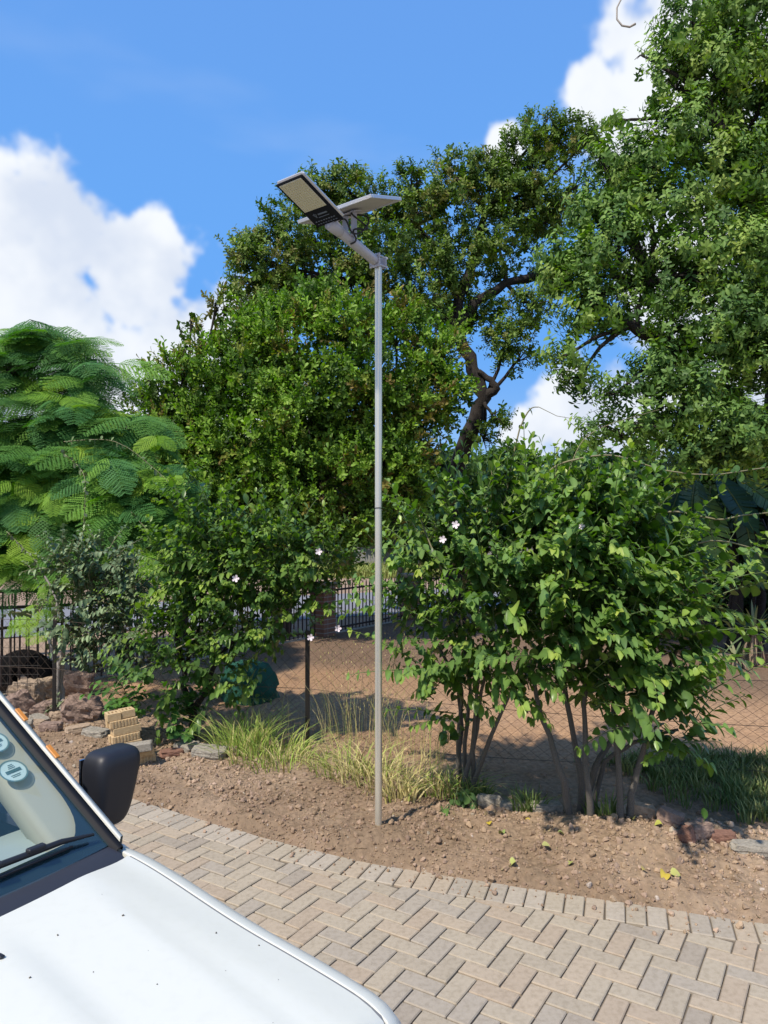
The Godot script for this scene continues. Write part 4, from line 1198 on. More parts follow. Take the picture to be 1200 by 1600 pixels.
	var lc := [[Vector3(-1.784, 1.789, -6.9), 0.26], [Vector3(-1.465, 1.704, -6.8), 0.35], [Vector3(-0.981, 1.679, -6.7), 0.35], [Vector3(-0.635, 1.592, -6.7), 0.23], [Vector3(-1.782, 1.404, -6.9), 0.33], [Vector3(-1.269, 1.362, -6.7), 0.40], [Vector3(-0.852, 1.342, -6.6), 0.32], [Vector3(-0.511, 1.484, -6.6), 0.14], [Vector3(-1.696, 1.003, -6.8), 0.29], [Vector3(-1.192, 1.002, -6.6), 0.32], [Vector3(-0.795, 1.115, -6.6), 0.23], [Vector3(-1.815, 0.691, -6.6), 0.28], [Vector3(-1.475, 0.634, -6.6), 0.25], [Vector3(-2.01, 0.599, -6.5), 0.17], [Vector3(-1.606, 2.057, -6.9), 0.10], [Vector3(-1.931, 2.059, -7), 0.08], [Vector3(-1.872, 2.3, -7), 0.05], [Vector3(-1.988, 0.87, -6.9), 0.21], [Vector3(-1.078, 0.776, -6.6), 0.17], [Vector3(-1.53, 0.38, -6.6), 0.14], [Vector3(-0.447, 1.268, -6.5), 0.07], [Vector3(-2.05, 1.576, -7), 0.18], [Vector3(-0.313, 1.598, -6.6), 0.07], [Vector3(-1.673, 1.256, -7.2), 0.37], [Vector3(-1.115, 1.194, -7.2), 0.37]]
	var tw2 := B.new()
	var out2 := []
	shoots(r, lc, 500, Vector2(0.28, 0.48), 0.108, 0.048, 7, 0.5, 0.4, tw2, out2, 0.5, -0.5)
	part(c, "twigs", tw2.mesh(true), M.green_stem).set_meta("kind", "stuff")
	put_leaves(c, r, out2, leaf_meshes(0.2, 0.22), M.leaf_glossy, [Color(0.08, 0.155, 0.046), Color(0.15, 0.26, 0.06), Color(0.26, 0.38, 0.075), Color(0.36, 0.45, 0.09)], 250)
	for f in [[Vector3(-1.238, 1.491, -6.2), 0.034], [Vector3(-0.613, 1.001, -6.2), 0.032], [Vector3(-0.545, 1.715, -6.2), 0.032], [Vector3(-0.384, 1.076, -6.2), 0.032]]: flower(c, f[0], Vector3(0.1, 0.1, 1), f[1])
	whip(c, r, [Vector3(-1.419, 1.03, -6.6), Vector3(-1.677, 0.933, -6.5), Vector3(-2.035, 0.729, -6.4), Vector3(-2.255, 0.619, -6.4), Vector3(-2.331, 0.482, -6.4)], 0.007, 0.05, 0.12, lm, M.leaf_glossy, tint)
	# ---- rounder leaves low behind the brick stack
	var d := thing("broad_leaf_plant", "low plant of rounded bright leaves crowding behind the brick stack", "plant", Vector3(-1.995, 0, -6.551))
	hold(d, Transform3D.IDENTITY)
	var tw3 := B.new()
	var out3 := []
	shoots(r, [[Vector3(-2.273, 0.385, -6.7), 0.14], [Vector3(-2.068, 0.295, -6.6), 0.17], [Vector3(-1.925, 0.154, -6.5), 0.12], [Vector3(-2.395, 0.478, -6.8), 0.09], [Vector3(-1.87, 0.295, -6.6), 0.11]], 60, Vector2(0.2, 0.34), 0.085, 0.065, 5, 0.5, 0.6, tw3, out3, 0.3)
	part(d, "twigs", tw3.mesh(true), M.green_stem).set_meta("kind", "stuff")
	put_leaves(d, r, out3, leaf_meshes(0.2, 0.25), M.leaf_glossy, [Color(0.05, 0.13, 0.035), Color(0.11, 0.24, 0.05), Color(0.17, 0.31, 0.06)], 120)
	# ---- the grey sapling at the left
	var e := thing("grey_sapling", "young sapling with pale forked trunk and grey-green leaves by the rocks", "sapling", Vector3(-3.315, 0, -7.572))
	hold(e, Transform3D.IDENTITY)
	for s in [[Vector3(-3.285, 0, -7.473), Vector3(-3.298, 0.262, -7.5), Vector3(-3.281, 0.481, -7.5), Vector3(-3.288, 0.584, -7.5)], [Vector3(-3.287, 0.481, -7.5), Vector3(-3.34, 0.648, -7.5), Vector3(-3.366, 0.776, -7.5), Vector3(-3.292, 1.163, -7.5), Vector3(-3.423, 1.421, -7.5)], [Vector3(-3.287, 0.494, -7.5), Vector3(-3.237, 0.648, -7.5), Vector3(-3.193, 0.841, -7.5), Vector3(-3.033, 1.13, -7.5), Vector3(-2.776, 1.356, -7.5)], [Vector3(-3.212, 0, -7.424), Vector3(-3.262, 0.186, -7.55), Vector3(-3.282, 0.38, -7.55), Vector3(-3.237, 0.648, -7.5)]]:
		var b := B.new()
		limb(b, r, s, 0.030 if s[0].y < 0.1 else 0.024, 0.024 if s[0].y < 0.1 else 0.009, 7)
		part(e, "stem", b.mesh(true), M.pale_bark)
	var le := [[Vector3(-3.122, 1.491, -7.4), 0.22], [Vector3(-2.81, 1.55, -7.5), 0.19], [Vector3(-3.344, 1.3, -7.4), 0.17], [Vector3(-2.93, 1.237, -7.4), 0.28], [Vector3(-2.611, 1.173, -7.4), 0.26], [Vector3(-3.202, 0.964, -7.3), 0.18], [Vector3(-2.864, 0.887, -7.4), 0.28], [Vector3(-2.48, 0.902, -7.3), 0.21], [Vector3(-2.698, 0.62, -7.3), 0.25], [Vector3(-2.416, 0.589, -7.3), 0.15], [Vector3(-2.981, 0.745, -7.3), 0.15], [Vector3(-3.391, 1.058, -7.3), 0.09], [Vector3(-2.822, 0.432, -7.3), 0.13], [Vector3(-2.474, 0.422, -7.2), 0.09]]
	var tw4 := B.new()
	var out4 := []
	shoots(r, le, 220, Vector2(0.24, 0.4), 0.094, 0.04, 7, 0.35, 0.7, tw4, out4, 0.4)
	shoots(r, [[Vector3(-3.222, 0.158, -7.4), 0.05]], 3, Vector2(0.1, 0.16), 0.05, 0.025, 4, 0.3, 0.5, tw4, out4, 0.6)
	part(e, "twigs", tw4.mesh(true), M.whip_stem).set_meta("kind", "stuff")
	put_leaves(e, r, out4, leaf_meshes(0.3, 0.3), M.leaf_grey, [Color(0.11, 0.165, 0.085), Color(0.17, 0.24, 0.125), Color(0.26, 0.33, 0.17), Color(0.36, 0.41, 0.23)], 160)

func yard_plants(r: RandomNumberGenerator) -> void:
	# banana plant with big torn leaves
	var t := thing("banana_plant", "banana plant with large torn dark leaves behind the big shrub", "plant", Vector3(5.05, 0, -11.4))
	hold(t, Transform3D.IDENTITY)
	for k in 3:
		var b := B.new()
		var p := Vector3(4.8 + k * 0.45, 0, -11.4 + 0.2 * (k % 2))
		limb(b, r, [p, p + Vector3(0.05, 0.8, 0), p + Vector3(0, 1.7, 0.05)], 0.13, 0.08, 8)
		part(t, "stem", b.mesh(true), M.dark_bark)
	var tips := [[Vector3(4.483, 2.418, -11.3), Vector3(4.002, 1.745, -10.8)], [Vector3(4.729, 2.71, -11.3), Vector3(4.409, 1.978, -10.7)], [Vector3(4.754, 2.559, -11.2), Vector3(4.731, 1.658, -10.6)], [Vector3(5.07, 2.71, -11.3), Vector3(5.261, 2.118, -10.8)], [Vector3(4.919, 2.816, -11.4), Vector3(4.272, 2.88, -11)], [Vector3(5.115, 2.766, -11.4), Vector3(5.106, 3.188, -11.2)], [Vector3(5.362, 2.662, -11.3), Vector3(5.739, 2.31, -11)], [Vector3(4.72, 2.52, -11.4), Vector3(3.96, 2.22, -11.2)], [Vector3(4.927, 2.51, -11.2), Vector3(4.695, 1.556, -10.9)], [Vector3(5.314, 2.51, -11.2), Vector3(5.446, 1.462, -10.9)]]
	var cols := [Color(0.045, 0.10, 0.055), Color(0.07, 0.135, 0.06), Color(0.13, 0.21, 0.06), Color(0.04, 0.095, 0.05)]
	for k in tips.size():
		var b := B.new()
		b.use_c = true
		var p0: Vector3 = tips[k][0]
		var d: Vector3 = tips[k][1] - p0
		var ln := d.length() * 1.25
		var side := d.normalized().cross(Vector3(0.2, 0.4, 1)).normalized()
		var nn := side.cross(d.normalized())
		var N := 16
		var base: Color = cols[k % 4]
		for j in N:
			# strips between the tears, each a little turned
			var t0 := float(j) / N
			var t1 := (j + (0.97 if r.randf() < 0.6 else 0.86)) / N
			for sg in [-1, 1]:
				var q := []
				for tt in [t0, t1]:
					var w := 0.24 * sin(PI * clampf(0.08 + tt * 0.9, 0, 1)) + 0.02
					var m: Vector3 = p0 + d.normalized() * ln * tt + Vector3.DOWN * ln * 0.12 * tt * tt
					q.append(m)
					q.append(m + side * sg * w + nn * w * 0.3 + d.normalized() * 0.07 + Vector3.DOWN * w * r.randf_range(0.1, 0.35))
				var g := r.randf_range(0.85, 1.1)
				b.col = base * 1.35
				var i0 := b.p(q[0])
				b.p(q[2])
				b.col = base * g
				b.p(q[1]); b.p(q[3])
				b.tri(i0, i0 + 1, i0 + 2); b.tri(i0 + 1, i0 + 3, i0 + 2)
		b.col = Color(0.2, 0.26, 0.1)
		b.tube([p0, p0 + d.normalized() * ln * 0.5 + Vector3.DOWN * ln * 0.025 + nn * 0.006, p0 + d.normalized() * ln + Vector3.DOWN * ln * 0.115], [0.014, 0.01, 0.003], 4, false)
		part(t, "leaf", b.mesh(), M.leaf_banana)
	var dead := B.new()
	for k in 22:
		var p := Vector3(r.randf_range(4.7, 6.1), r.randf_range(1.4, 2.2), -11.2 + r.randf_range(-0.2, 0.2))
		var dn := r.randf_range(0.5, 1.2)
		dead.tube([p, p + Vector3(r.randf_range(-0.1, 0.1), -dn * 0.5, 0.08), p + Vector3(r.randf_range(-0.12, 0.12), -dn, 0.02)], [0.03, 0.045, 0.008], 4)
	part(t, "dead_leaves", dead.mesh(true), M.dark_bark)
	# spiky strap-leaved plants
	for s in [[Vector3(5.069, 0.354, -10.2), 0.75, 46, "spiky strap-leaved plant with dry skirt at the right edge", 0.35], [Vector3(4.728, 0.257, -10), 0.5, 26, "smaller pale spiky plant left of the one with a dry skirt", 0.05]]:
		var p: Vector3 = s[0]
		var y := thing("spiky_plant", s[3], "plant", Vector3(p.x, 0, p.z), "spiky plants in the yard bed")
		var hgt: float = s[4] + 0.1
		for k in s[2]:
			var b := B.new()
			b.use_c = true
			var a: float = k * 2.4
			var e := r.randf_range(-0.15, 1.25)
			var d := Vector3(cos(a) * cos(e), sin(e), sin(a) * cos(e))
			var w := Vector3(-sin(a), 0, cos(a)) * 0.021
			var ln: float = s[1] * r.randf_range(0.7, 1.1)
			b.col = Color(0.10, 0.15, 0.07) if r.randf() < 0.7 else Color(0.22, 0.24, 0.13)
			for j in 6:
				var tt := j / 5.0
				var m := Vector3(0, hgt, 0) + d * ln * tt + Vector3.DOWN * ln * 0.35 * tt * tt
				var hw := w * (1.0 - 0.95 * tt * tt)
				b.p(m - hw); b.p(m + hw)
			for j in 5:
				var q := j * 2
				b.tri(q, q + 1, q + 2); b.tri(q + 1, q + 3, q + 2)
			part(y, "leaf", b.mesh(true), M.leaf_grass)
		var st := B.new()
		limb(st, r, [Vector3.ZERO, Vector3(0, hgt, 0)], 0.06, 0.05, 7)
		for k in 30:
			var a := r.randf() * TAU
			var q := Vector3(cos(a) * 0.06, hgt, sin(a) * 0.06)
			st.tube([q, q + Vector3(cos(a) * 0.07, -hgt * 0.5, sin(a) * 0.07), q + Vector3(cos(a) * 0.08, -hgt * 0.95, sin(a) * 0.08)], [0.008, 0.01, 0.004], 3)
		part(y, "dry_skirt", st.mesh(true), M.tan_rock)
	# a young seedling among the stones
	var sd := thing("seedling", "small bright seedling growing among the brown stones at the right", "seedling", Vector3(1.916, 0, -4.493))
	hold(sd, Transform3D.IDENTITY)
	var b2 := B.new()
	b2.tube([Vector3(1.89, 0, -4.45), Vector3(1.898, 0.113, -4.45), Vector3(1.91, 0.204, -4.45)], [0.004, 0.003, 0.002], 4)
	part(sd, "stem", b2.mesh(true), M.green_stem)
	var lm := leaf_meshes(0.35, 0.3)
	var mm: StandardMaterial3D = M.leaf_glossy.duplicate()
	mm.albedo_color = lin(0.12, 0.26, 0.07)
	for q in [[Vector3(1.902, 0.102, -4.45), Vector3(-1, 0.35, 0.2)], [Vector3(1.902, 0.102, -4.45), Vector3(1, 0.1, 0.3)], [Vector3(1.91, 0.189, -4.45), Vector3(-0.1, 1, 0.1)], [Vector3(1.906, 0.144, -4.45), Vector3(1, 0.3, -0.2)], [Vector3(1.894, 0.03, -4.45), Vector3(-0.9, 0.3, 0.3)], [Vector3(1.894, 0.022, -4.45), Vector3(-0.1, 0.3, 0.9)]]:
		part(sd, "leaf", lm[0], mm, Transform3D(along(q[1], Vector3.UP).scaled(Vector3(0.035, 0.075, 0.06)), q[0]))

func grasses(r: RandomNumberGenerator) -> void:
	var fresh := [Color(0.24, 0.38, 0.07), Color(0.33, 0.47, 0.09), Color(0.42, 0.49, 0.13), Color(0.52, 0.47, 0.2)]
	var dry := [Color(0.53, 0.46, 0.2), Color(0.6, 0.52, 0.26), Color(0.42, 0.35, 0.16), Color(0.36, 0.42, 0.11)]
	var g := thing("grass_tuft", "bright green grass tuft at the foot of the fence post", "grass tuft", Vector3(-0.95, 0, -6.25), "grass tufts along the wire fence")
	hold(g, Transform3D.IDENTITY)
	blades(g, "blades", r, Vector3(-1.02, 0, -6.2), 0.42, 0.26, 300, Vector2(0.12, 0.42), 1.0, fresh)
	blades(g, "blades", r, Vector3(-1.2, 0, -6.35), 0.25, 0.2, 220, Vector2(0.2, 0.5), 0.8, fresh)
	blades(g, "blades", r, Vector3(-0.8, 0, -6.0), 0.45, 0.22, 200, Vector2(0.1, 0.25), 1.0, fresh + dry)
	var g2 := thing("grass_tuft", "dry yellow grass clump around the foot of the lamp pole", "grass tuft", Vector3(0.05, 0, -5.6), "grass tufts along the wire fence")
	hold(g2, Transform3D.IDENTITY)
	blades(g2, "blades", r, Vector3(0.1, 0, -5.55), 0.48, 0.3, 300, Vector2(0.10, 0.40), 1.3, dry)
	blades(g2, "blades", r, Vector3(-0.25, 0, -5.75), 0.32, 0.22, 180, Vector2(0.14, 0.42), 1.1, fresh + dry)
	blades(g2, "blades", r, Vector3(0.12, 0, -5.2), 0.13, 0.08, 70, Vector2(0.12, 0.3), 0.8, dry, 0.006)
	blades(g2, "blades", r, Vector3(0.45, 0, -5.4), 0.25, 0.2, 150, Vector2(0.1, 0.34), 1.2, fresh + dry, 0.005)
	var g3 := thing("tall_seed_grass", "tall thin seeding grass stalks just left of the lamp pole", "grass", Vector3(-0.15, 0, -6.5))
	hold(g3, Transform3D.IDENTITY)
	blades(g3, "stalks", r, Vector3(-0.2, 0, -6.5), 0.35, 0.25, 90, Vector2(0.5, 1.0), 0.45, dry, 0.0018)
	blades(g3, "stalks", r, Vector3(-0.8, 0, -6.7), 0.5, 0.25, 40, Vector2(0.35, 0.7), 0.5, dry, 0.0018)
	blades(g3, "stalks", r, Vector3(0.25, 0, -6.0), 0.25, 0.25, 60, Vector2(0.35, 0.75), 0.5, dry, 0.002)
	var seeds := []
	var cs := []
	for k in 900:
		var p := Vector3(r.randf_range(-0.75, 0.35), r.randf_range(0.35, 0.95), -6.5 + r.randf_range(-0.3, 0.3))
		if absf(p.x + 0.15) > p.y * 0.55: continue
		seeds.append(Transform3D(along(unit(r) + Vector3.UP, unit(r)).scaled(Vector3(0.006, 0.022, 0.01)), p))
		cs.append(dry[r.randi() % 3])
	scatter(g3, "seed_heads", leaf_meshes(0.3, 0.1)[0], M.leaf_grass, seeds, cs)
	# low weeds round the shrub's stems
	for s in [[Vector3(0.98, 0, -5.0), 110, "low green weed at the foot of the shrub's leftmost thick stem"], [Vector3(1.42, 0, -4.82), 60, "small green weed between the two right-hand pairs of shrub stems"], [Vector3(0.62, 0, -5.3), 130, "grassy weeds around the shrub's left cluster of stems"]]:
		var w := thing("weed", s[2], "weed", s[0], "weeds around the shrub stems")
		hold(w, Transform3D.IDENTITY)
		blades(w, "blades", r, s[0], 0.13, 0.1, s[1], Vector2(0.08, 0.24), 0.7, [Color(0.12, 0.19, 0.05), Color(0.17, 0.24, 0.08)], 0.006)
	# grass in the shade beyond the fence at the right
	var b := B.new()
	b.use_c = true
	b.col = Color(1, 1, 1)
	for k in 7:
		var a := k * 0.9
		var d := Vector3(cos(a), 0, sin(a))
		var o := d * 0.25
		var sd := Vector3(-sin(a), 0, cos(a)) * 0.05
		var q := b.p(o - sd)
		b.p(o + sd); b.p(o + d * 0.2 + Vector3(0, 0.6, 0) - sd * 0.7); b.p(o + d * 0.2 + Vector3(0, 0.6, 0) + sd * 0.7); b.p(o + d * 0.7 + Vector3(0, 0.95, 0))
		b.tri(q, q + 1, q + 2); b.tri(q + 1, q + 3, q + 2); b.tri(q + 2, q + 3, q + 4)
	var m := b.mesh(true)
	var xs := []
	var cl := []
	while xs.size() < 2200:
		var p := Vector3(r.randf_range(1.45, 4.6), 0, -r.randf_range(4.75, 6.3))
		var keep := smoothstep(1.95, 2.7, p.x + (-p.z - 5.4) * 0.5) * (0.35 + lumps.get_noise_2d(p.x, p.z) * 1.3 + 0.25)
		if r.randf() > keep: continue
		p.y = ground_y(p.x, p.z)
		var s := r.randf_range(0.05, 0.13)
		xs.append(Transform3D(Basis(Vector3.UP, r.randf() * TAU).scaled(Vector3(s, s * r.randf_range(0.7, 1.3), s)), p))
		var t := r.randf()
		cl.append(Color(0.11, 0.18, 0.05).lerp(Color(0.28, 0.30, 0.12), t * t))
	scatter(self, "grass", m, M.leaf_grass, xs, cl)
	# green verge across the road
	xs = []
	cl = []
	for k in 6000:
		var x := r.randf_range(-22, 14)
		var z := -(26.0 + 0.35 * x * 0.5 + r.randf() * 7.0) + x * 0.2
		xs.append(Transform3D(Basis(Vector3.UP, r.randf() * TAU).scaled(Vector3.ONE * r.randf_range(0.2, 0.45)), Vector3(x, 0, z)))
		cl.append(Color(0.20, 0.27, 0.06).lerp(Color(0.36, 0.38, 0.13), r.randf()))
	scatter(self, "grass", m, M.leaf_grass, xs, cl)

# ---------------------------------------------------------------- things
func things() -> void:
	var r := rnd(4321)
	street_lamp()
	wire_fence(r)
	steel_fence(r)
	stones(r)
	brick_stack(r)
	fallen_leaves(r)

func street_lamp() -> void:
	var base := Vector3(-0.035, 0.0, -4.69)
	var t := thing("solar_street_lamp", "solar street lamp on a slim steel pole with tilted lamp head and panel", "street lamp", base)
	var top := 3.59
	var b := B.new()
	b.tube([Vector3(0, -0.1, 0), Vector3(0, 1.2, 0), Vector3(0, 2.4, 0), Vector3(0, top, 0)], [0.0225, 0.0225, 0.0225, 0.0225], 28)
	part(t, "pole", b.mesh(true), M.steel_tube)
	b = B.new()
	var ring := []
	for k in 17: ring.append(Vector3(cos(TAU * k / 16) * 0.0245, 2.045 + 0.004 * sin(TAU * k / 16), sin(TAU * k / 16) * 0.0245))
	b.tube(ring, ring.map(func(_q): return 0.003), 5)
	part(t, "wire_tie", b.mesh(true), M.cable)
	var W := Vector3(0.781, 0, 0.625)
	var A := Vector3(-0.625, 0, 0.78)
	var o := Vector3(0, top + 0.02, 0)
	# collar plates and U-bolts on the pole's top
	b = B.new()
	var bs := Basis(W, Vector3.UP, W.cross(Vector3.UP))
	b.box(Transform3D(bs, o + A * 0.036), Vector3(0.085, 0.085, 0.008), 0.002)
	b.box(Transform3D(bs, o - A * 0.034), Vector3(0.075, 0.075, 0.008), 0.002)
	var cl := part(t, "clamp", b.mesh(), M.grey_paint)
	for sx in [-1, 1]:
		for sy in [-1, 1]:
			b = B.new()
			var q: Vector3 = o + W * 0.032 * sx + Vector3.UP * 0.028 * sy
			b.tube([q - A * 0.055, q + A * 0.045], [0.004, 0.004], 6)
			b.tube([q - A * 0.05, q - A * 0.042], [0.008, 0.008], 6)
			part(cl, "bolt", b.mesh(true), M.aluminium)
	# arm, then the head, both rising away from the pole
	var up_a := (A + Vector3.UP * 0.25).normalized()
	var arm0 := o + A * 0.04 + Vector3(0, 0.0, 0)
	var arm1 := arm0 + up_a * 0.40
	b = B.new()
	b.tube([arm0, arm0 + up_a * 0.2, arm1], [0.031, 0.031, 0.031], 22)
	part(t, "arm", b.mesh(true), M.grey_paint)
	b = B.new()
	b.tube([arm1 - up_a * 0.07, arm1 - up_a * 0.02, arm1 + up_a * 0.03], [0.0335, 0.037, 0.037], 22)
	part(t, "arm_socket", b.mesh(true), M.grey_paint)
	var L := (A * cos(0.37) + Vector3.UP * sin(0.37)).normalized()
	var N := W.cross(L)
	var hx := Transform3D(Basis(W, L, N), arm1 + up_a * 0.02 - N * 0.012)
	var head := B.new()
	head.box(hx * Transform3D(Basis.IDENTITY, Vector3(0, 0.185, -0.012)), Vector3(0.212, 0.37, 0.032), 0.012)
	head.box(hx * Transform3D(Basis.IDENTITY, Vector3(0, 0.15, -0.034)), Vector3(0.14, 0.26, 0.02), 0.008)
	var hp := part(t, "lamp_head", head.mesh(), M.aluminium)
	b = B.new()
	b.box(hx * Transform3D(Basis.IDENTITY, Vector3(0, 0.185, 0.006)), Vector3(0.208, 0.366, 0.014), 0.006)
	part(hp, "black_face", b.mesh(), M.panel_black)
	b = B.new()
	b.box(hx * Transform3D(Basis.IDENTITY, Vector3(0, 0.245, 0.0125)), Vector3(0.172, 0.222, 0.005), 0.002)
	part(hp, "light_panel", b.mesh(), M.led_cream)
	# rows of small diodes behind the cream cover
	b = B.new()
	for x in 9:
		for y in 14:
			b.box(hx * Transform3D(Basis.IDENTITY, Vector3(-0.072 + x * 0.018, 0.145 + y * 0.0153, 0.0155)), Vector3(0.007, 0.007, 0.002))
	var dd := part(hp, "diodes", b.mesh(), mat("diode", lin(0.56, 0.52, 0.30), 0.4))
	dd.set_meta("kind", "stuff")
	# the small white print on the black part: a mark and lines too small to read
	b = B.new()
	var zz := 0.0145
	for q in [[-0.045, 0.088, 0.004, 0.03, 0.5], [-0.036, 0.088, 0.004, 0.03, -0.5], [-0.041, 0.102, 0.005, 0.012, 0.0], [0.018, 0.094, 0.07, 0.010, 0.0], [0.012, 0.072, 0.082, 0.004, 0.0]]:
		b.box(hx * Transform3D(Basis(Vector3(0, 0, 1), q[4]), Vector3(q[0], q[1], zz)), Vector3(q[2], q[3], 0.0014))
	for k in 8:
		b.box(hx * Transform3D(Basis.IDENTITY, Vector3(-0.07 + k * 0.02, 0.047, zz)), Vector3(0.012, 0.006, 0.0014))
		b.box(hx * Transform3D(Basis.IDENTITY, Vector3(-0.07 + k * 0.02, 0.026, zz)), Vector3(0.009 + 0.003 * (k % 2), 0.005, 0.0014))
	part(hp, "print", b.mesh(), mat("faint_print", lin(0.13, 0.16, 0.22), 0.6))
	# solar panel behind, tilted the other way
	var pc := o + A * 0.285 + Vector3.UP * 0.235
	var PL := (-A * 0.268 + Vector3.UP * 0.076).normalized()
	var px := Transform3D(Basis(W, PL, W.cross(PL)), pc)
	b = B.new()
	b.box(px, Vector3(0.555, 0.265, 0.008))
	var sp := part(t, "solar_panel", b.mesh(), M.panel_back)
	for s in [[Vector3(0, 0.14, 0), Vector3(0.588, 0.018, 0.022)], [Vector3(0, -0.14, 0), Vector3(0.588, 0.018, 0.022)], [Vector3(0.285, 0, 0), Vector3(0.018, 0.262, 0.022)], [Vector3(-0.285, 0, 0), Vector3(0.018, 0.262, 0.022)]]:
		b = B.new()
		b.box(px * Transform3D(Basis.IDENTITY, s[0]), s[1], 0.003)
		part(sp, "frame", b.mesh(), M.aluminium)
	for i in 6:
		for j in 3:
			b = B.new()
			b.box(px * Transform3D(Basis.IDENTITY, Vector3(-0.235 + i * 0.094, -0.085 + j * 0.085, -0.006 if W.cross(PL).y < 0 else 0.006)), Vector3(0.09, 0.081, 0.003))
			part(sp, "solar_cell", b.mesh(), M.cell_blue)
	# bracket from the arm up to the panel
	b = B.new()
	var m := o + A * 0.27 + Vector3.UP * 0.07
	b.box(Transform3D(bs, m.lerp(pc, 0.5) + W * 0.035), Vector3(0.006, m.distance_to(pc), 0.05), 0.001)
	b.box(Transform3D(bs, m.lerp(pc, 0.5) - W * 0.035), Vector3(0.006, m.distance_to(pc), 0.05), 0.001)
	b.box(Transform3D(Basis(W, PL, W.cross(PL)), pc + Vector3.DOWN * 0.02), Vector3(0.16, 0.06, 0.006), 0.001)
	part(t, "bracket", b.mesh(), M.grey_paint)
	# looped black leads
	var f := W * 0.055
	for s in [[pc + Vector3.DOWN * 0.02 + W * 0.02, m + f * 1.4 + Vector3.UP * 0.10 + A * 0.06, m + f * 1.5 + Vector3.UP * 0.06 - A * 0.06, m + f + Vector3.UP * 0.03 + A * 0.03, m + f * 0.8 + Vector3.DOWN * 0.02, m + f * 0.5 + Vector3.DOWN * 0.05 + A * 0.03],
		[pc + Vector3.DOWN * 0.02 - W * 0.03, m + f * 1.5 + Vector3.UP * 0.13 - A * 0.05, m + f * 1.7 + Vector3.UP * 0.05 - A * 0.03, m + f * 1.2 + Vector3.UP * 0.0 + A * 0.05, m + f * 0.9 + Vector3.UP * 0.07 + A * 0.11, o + A * 0.41 + Vector3.UP * 0.10]]:
		var cv := Curve3D.new()
		for k in s.size():
			var tn: Vector3 = (s[mini(k + 1, s.size() - 1)] - s[maxi(k - 1, 0)]) / 4.5
			cv.add_point(s[k], -tn, tn)
		var pp := Array(cv.tessellate(4, 4))
		b = B.new()
		b.tube(pp, pp.map(func(_q): return 0.0055), 6)
		part(t, "cable", b.mesh(true), M.cable)

func wire_fence(r: RandomNumberGenerator) -> void:
	var t := thing("wire_fence", "rusty chain-link wire fence on dark steel posts behind the shrubs", "fence", Vector3(-0.665, 0, -6.45))
	hold(t, Transform3D.IDENTITY)
	var line := [Vector3(-7.5, 0, -8.65), Vector3(-3.23, 0, -7.28), Vector3(-0.665, 0, -6.45), Vector3(2.6, 0, -5.82), Vector3(6.5, 0, -5.1)]
	var tops := [1.0, 1.02, 1.0, 0.74, 0.9]
	for k in 5:
		var b := B.new()
		b.box(at(line[k] + Vector3(0, tops[k] * 0.5 - 0.04, -0.02), 0.3), Vector3(0.035, tops[k] + 0.12, 0.035), 0.003)
		if k != 3: part(t, "post", b.mesh(), M.black_metal)
	var b2 := B.new()
	for k in 4:
		var a: Vector3 = line[k]
		var e: Vector3 = line[k + 1]
		var n := int(a.distance_to(e) / 0.052)
		var d := (e - a) / n
		var back := d.cross(Vector3.UP).normalized() * 0.003
		# each strand leans one way then the other: two families of slanting wires
		for j in range(-20, n, 2):
			for fam in 2:
				var path := []
				for s in 9:
					var h := s / 8.0
					var x := j + (h * 20.0 if fam == 0 else 20.0 - h * 20.0)
					if x < 0 or x > n: continue
					var tp: float = lerpf(tops[k], tops[k + 1], x / n) - 0.03
					var sag := hills.get_noise_2d(x * 0.09 + k * 20, h * 1.5) * 0.035
					path.append(a + d * x + Vector3.UP * (0.01 + h * tp * (1.0 + sag * 0.7)) + back * (1 if fam else -1) + back * sag * 12.0)
				if path.size() > 1: b2.tube(path, path.map(func(_q): return 0.0013), 3, false)
	var mesh_ := part(t, "chain_link", b2.mesh(true), M.wire)
	mesh_.set_meta("kind", "stuff")
	for h in [0.985, 0.52, 0.06]:
		var b := B.new()
		for k in 4:
			var path := []
			for s in 9:
				var u := s / 8.0
				path.append((line[k] as Vector3).lerp(line[k + 1], u) + Vector3.UP * (lerpf(tops[k], tops[k + 1], u) * h - 0.03 * sin(PI * u)))
			b.tube(path, path.map(func(_q): return 0.0022), 4, false)
		part(t, "straining_wire", b.mesh(true), M.wire)
	# a leaning piece of weld mesh at the far left
	var w := thing("mesh_panel", "small welded wire panel at the far left edge by the rocks", "wire panel", Vector3(-3.95, 0, -7.6))
	for k in 9:
		var b := B.new()
		b.tube([Vector3(-0.4 + k * 0.1, 0.0, 0), Vector3(-0.4 + k * 0.1, 0.72 + 0.05 * (k % 2), -0.05)], [0.0025, 0.0025], 4)
		part(w, "wire", b.mesh(true), M.black_metal)
	for k in 8:
		var b := B.new()
		b.tube([Vector3(-0.43, 0.05 + k * 0.09, -0.004), Vector3(0.43, 0.05 + k * 0.09, -0.004)], [0.0025, 0.0025], 4)
		part(w, "wire", b.mesh(true), M.black_metal)

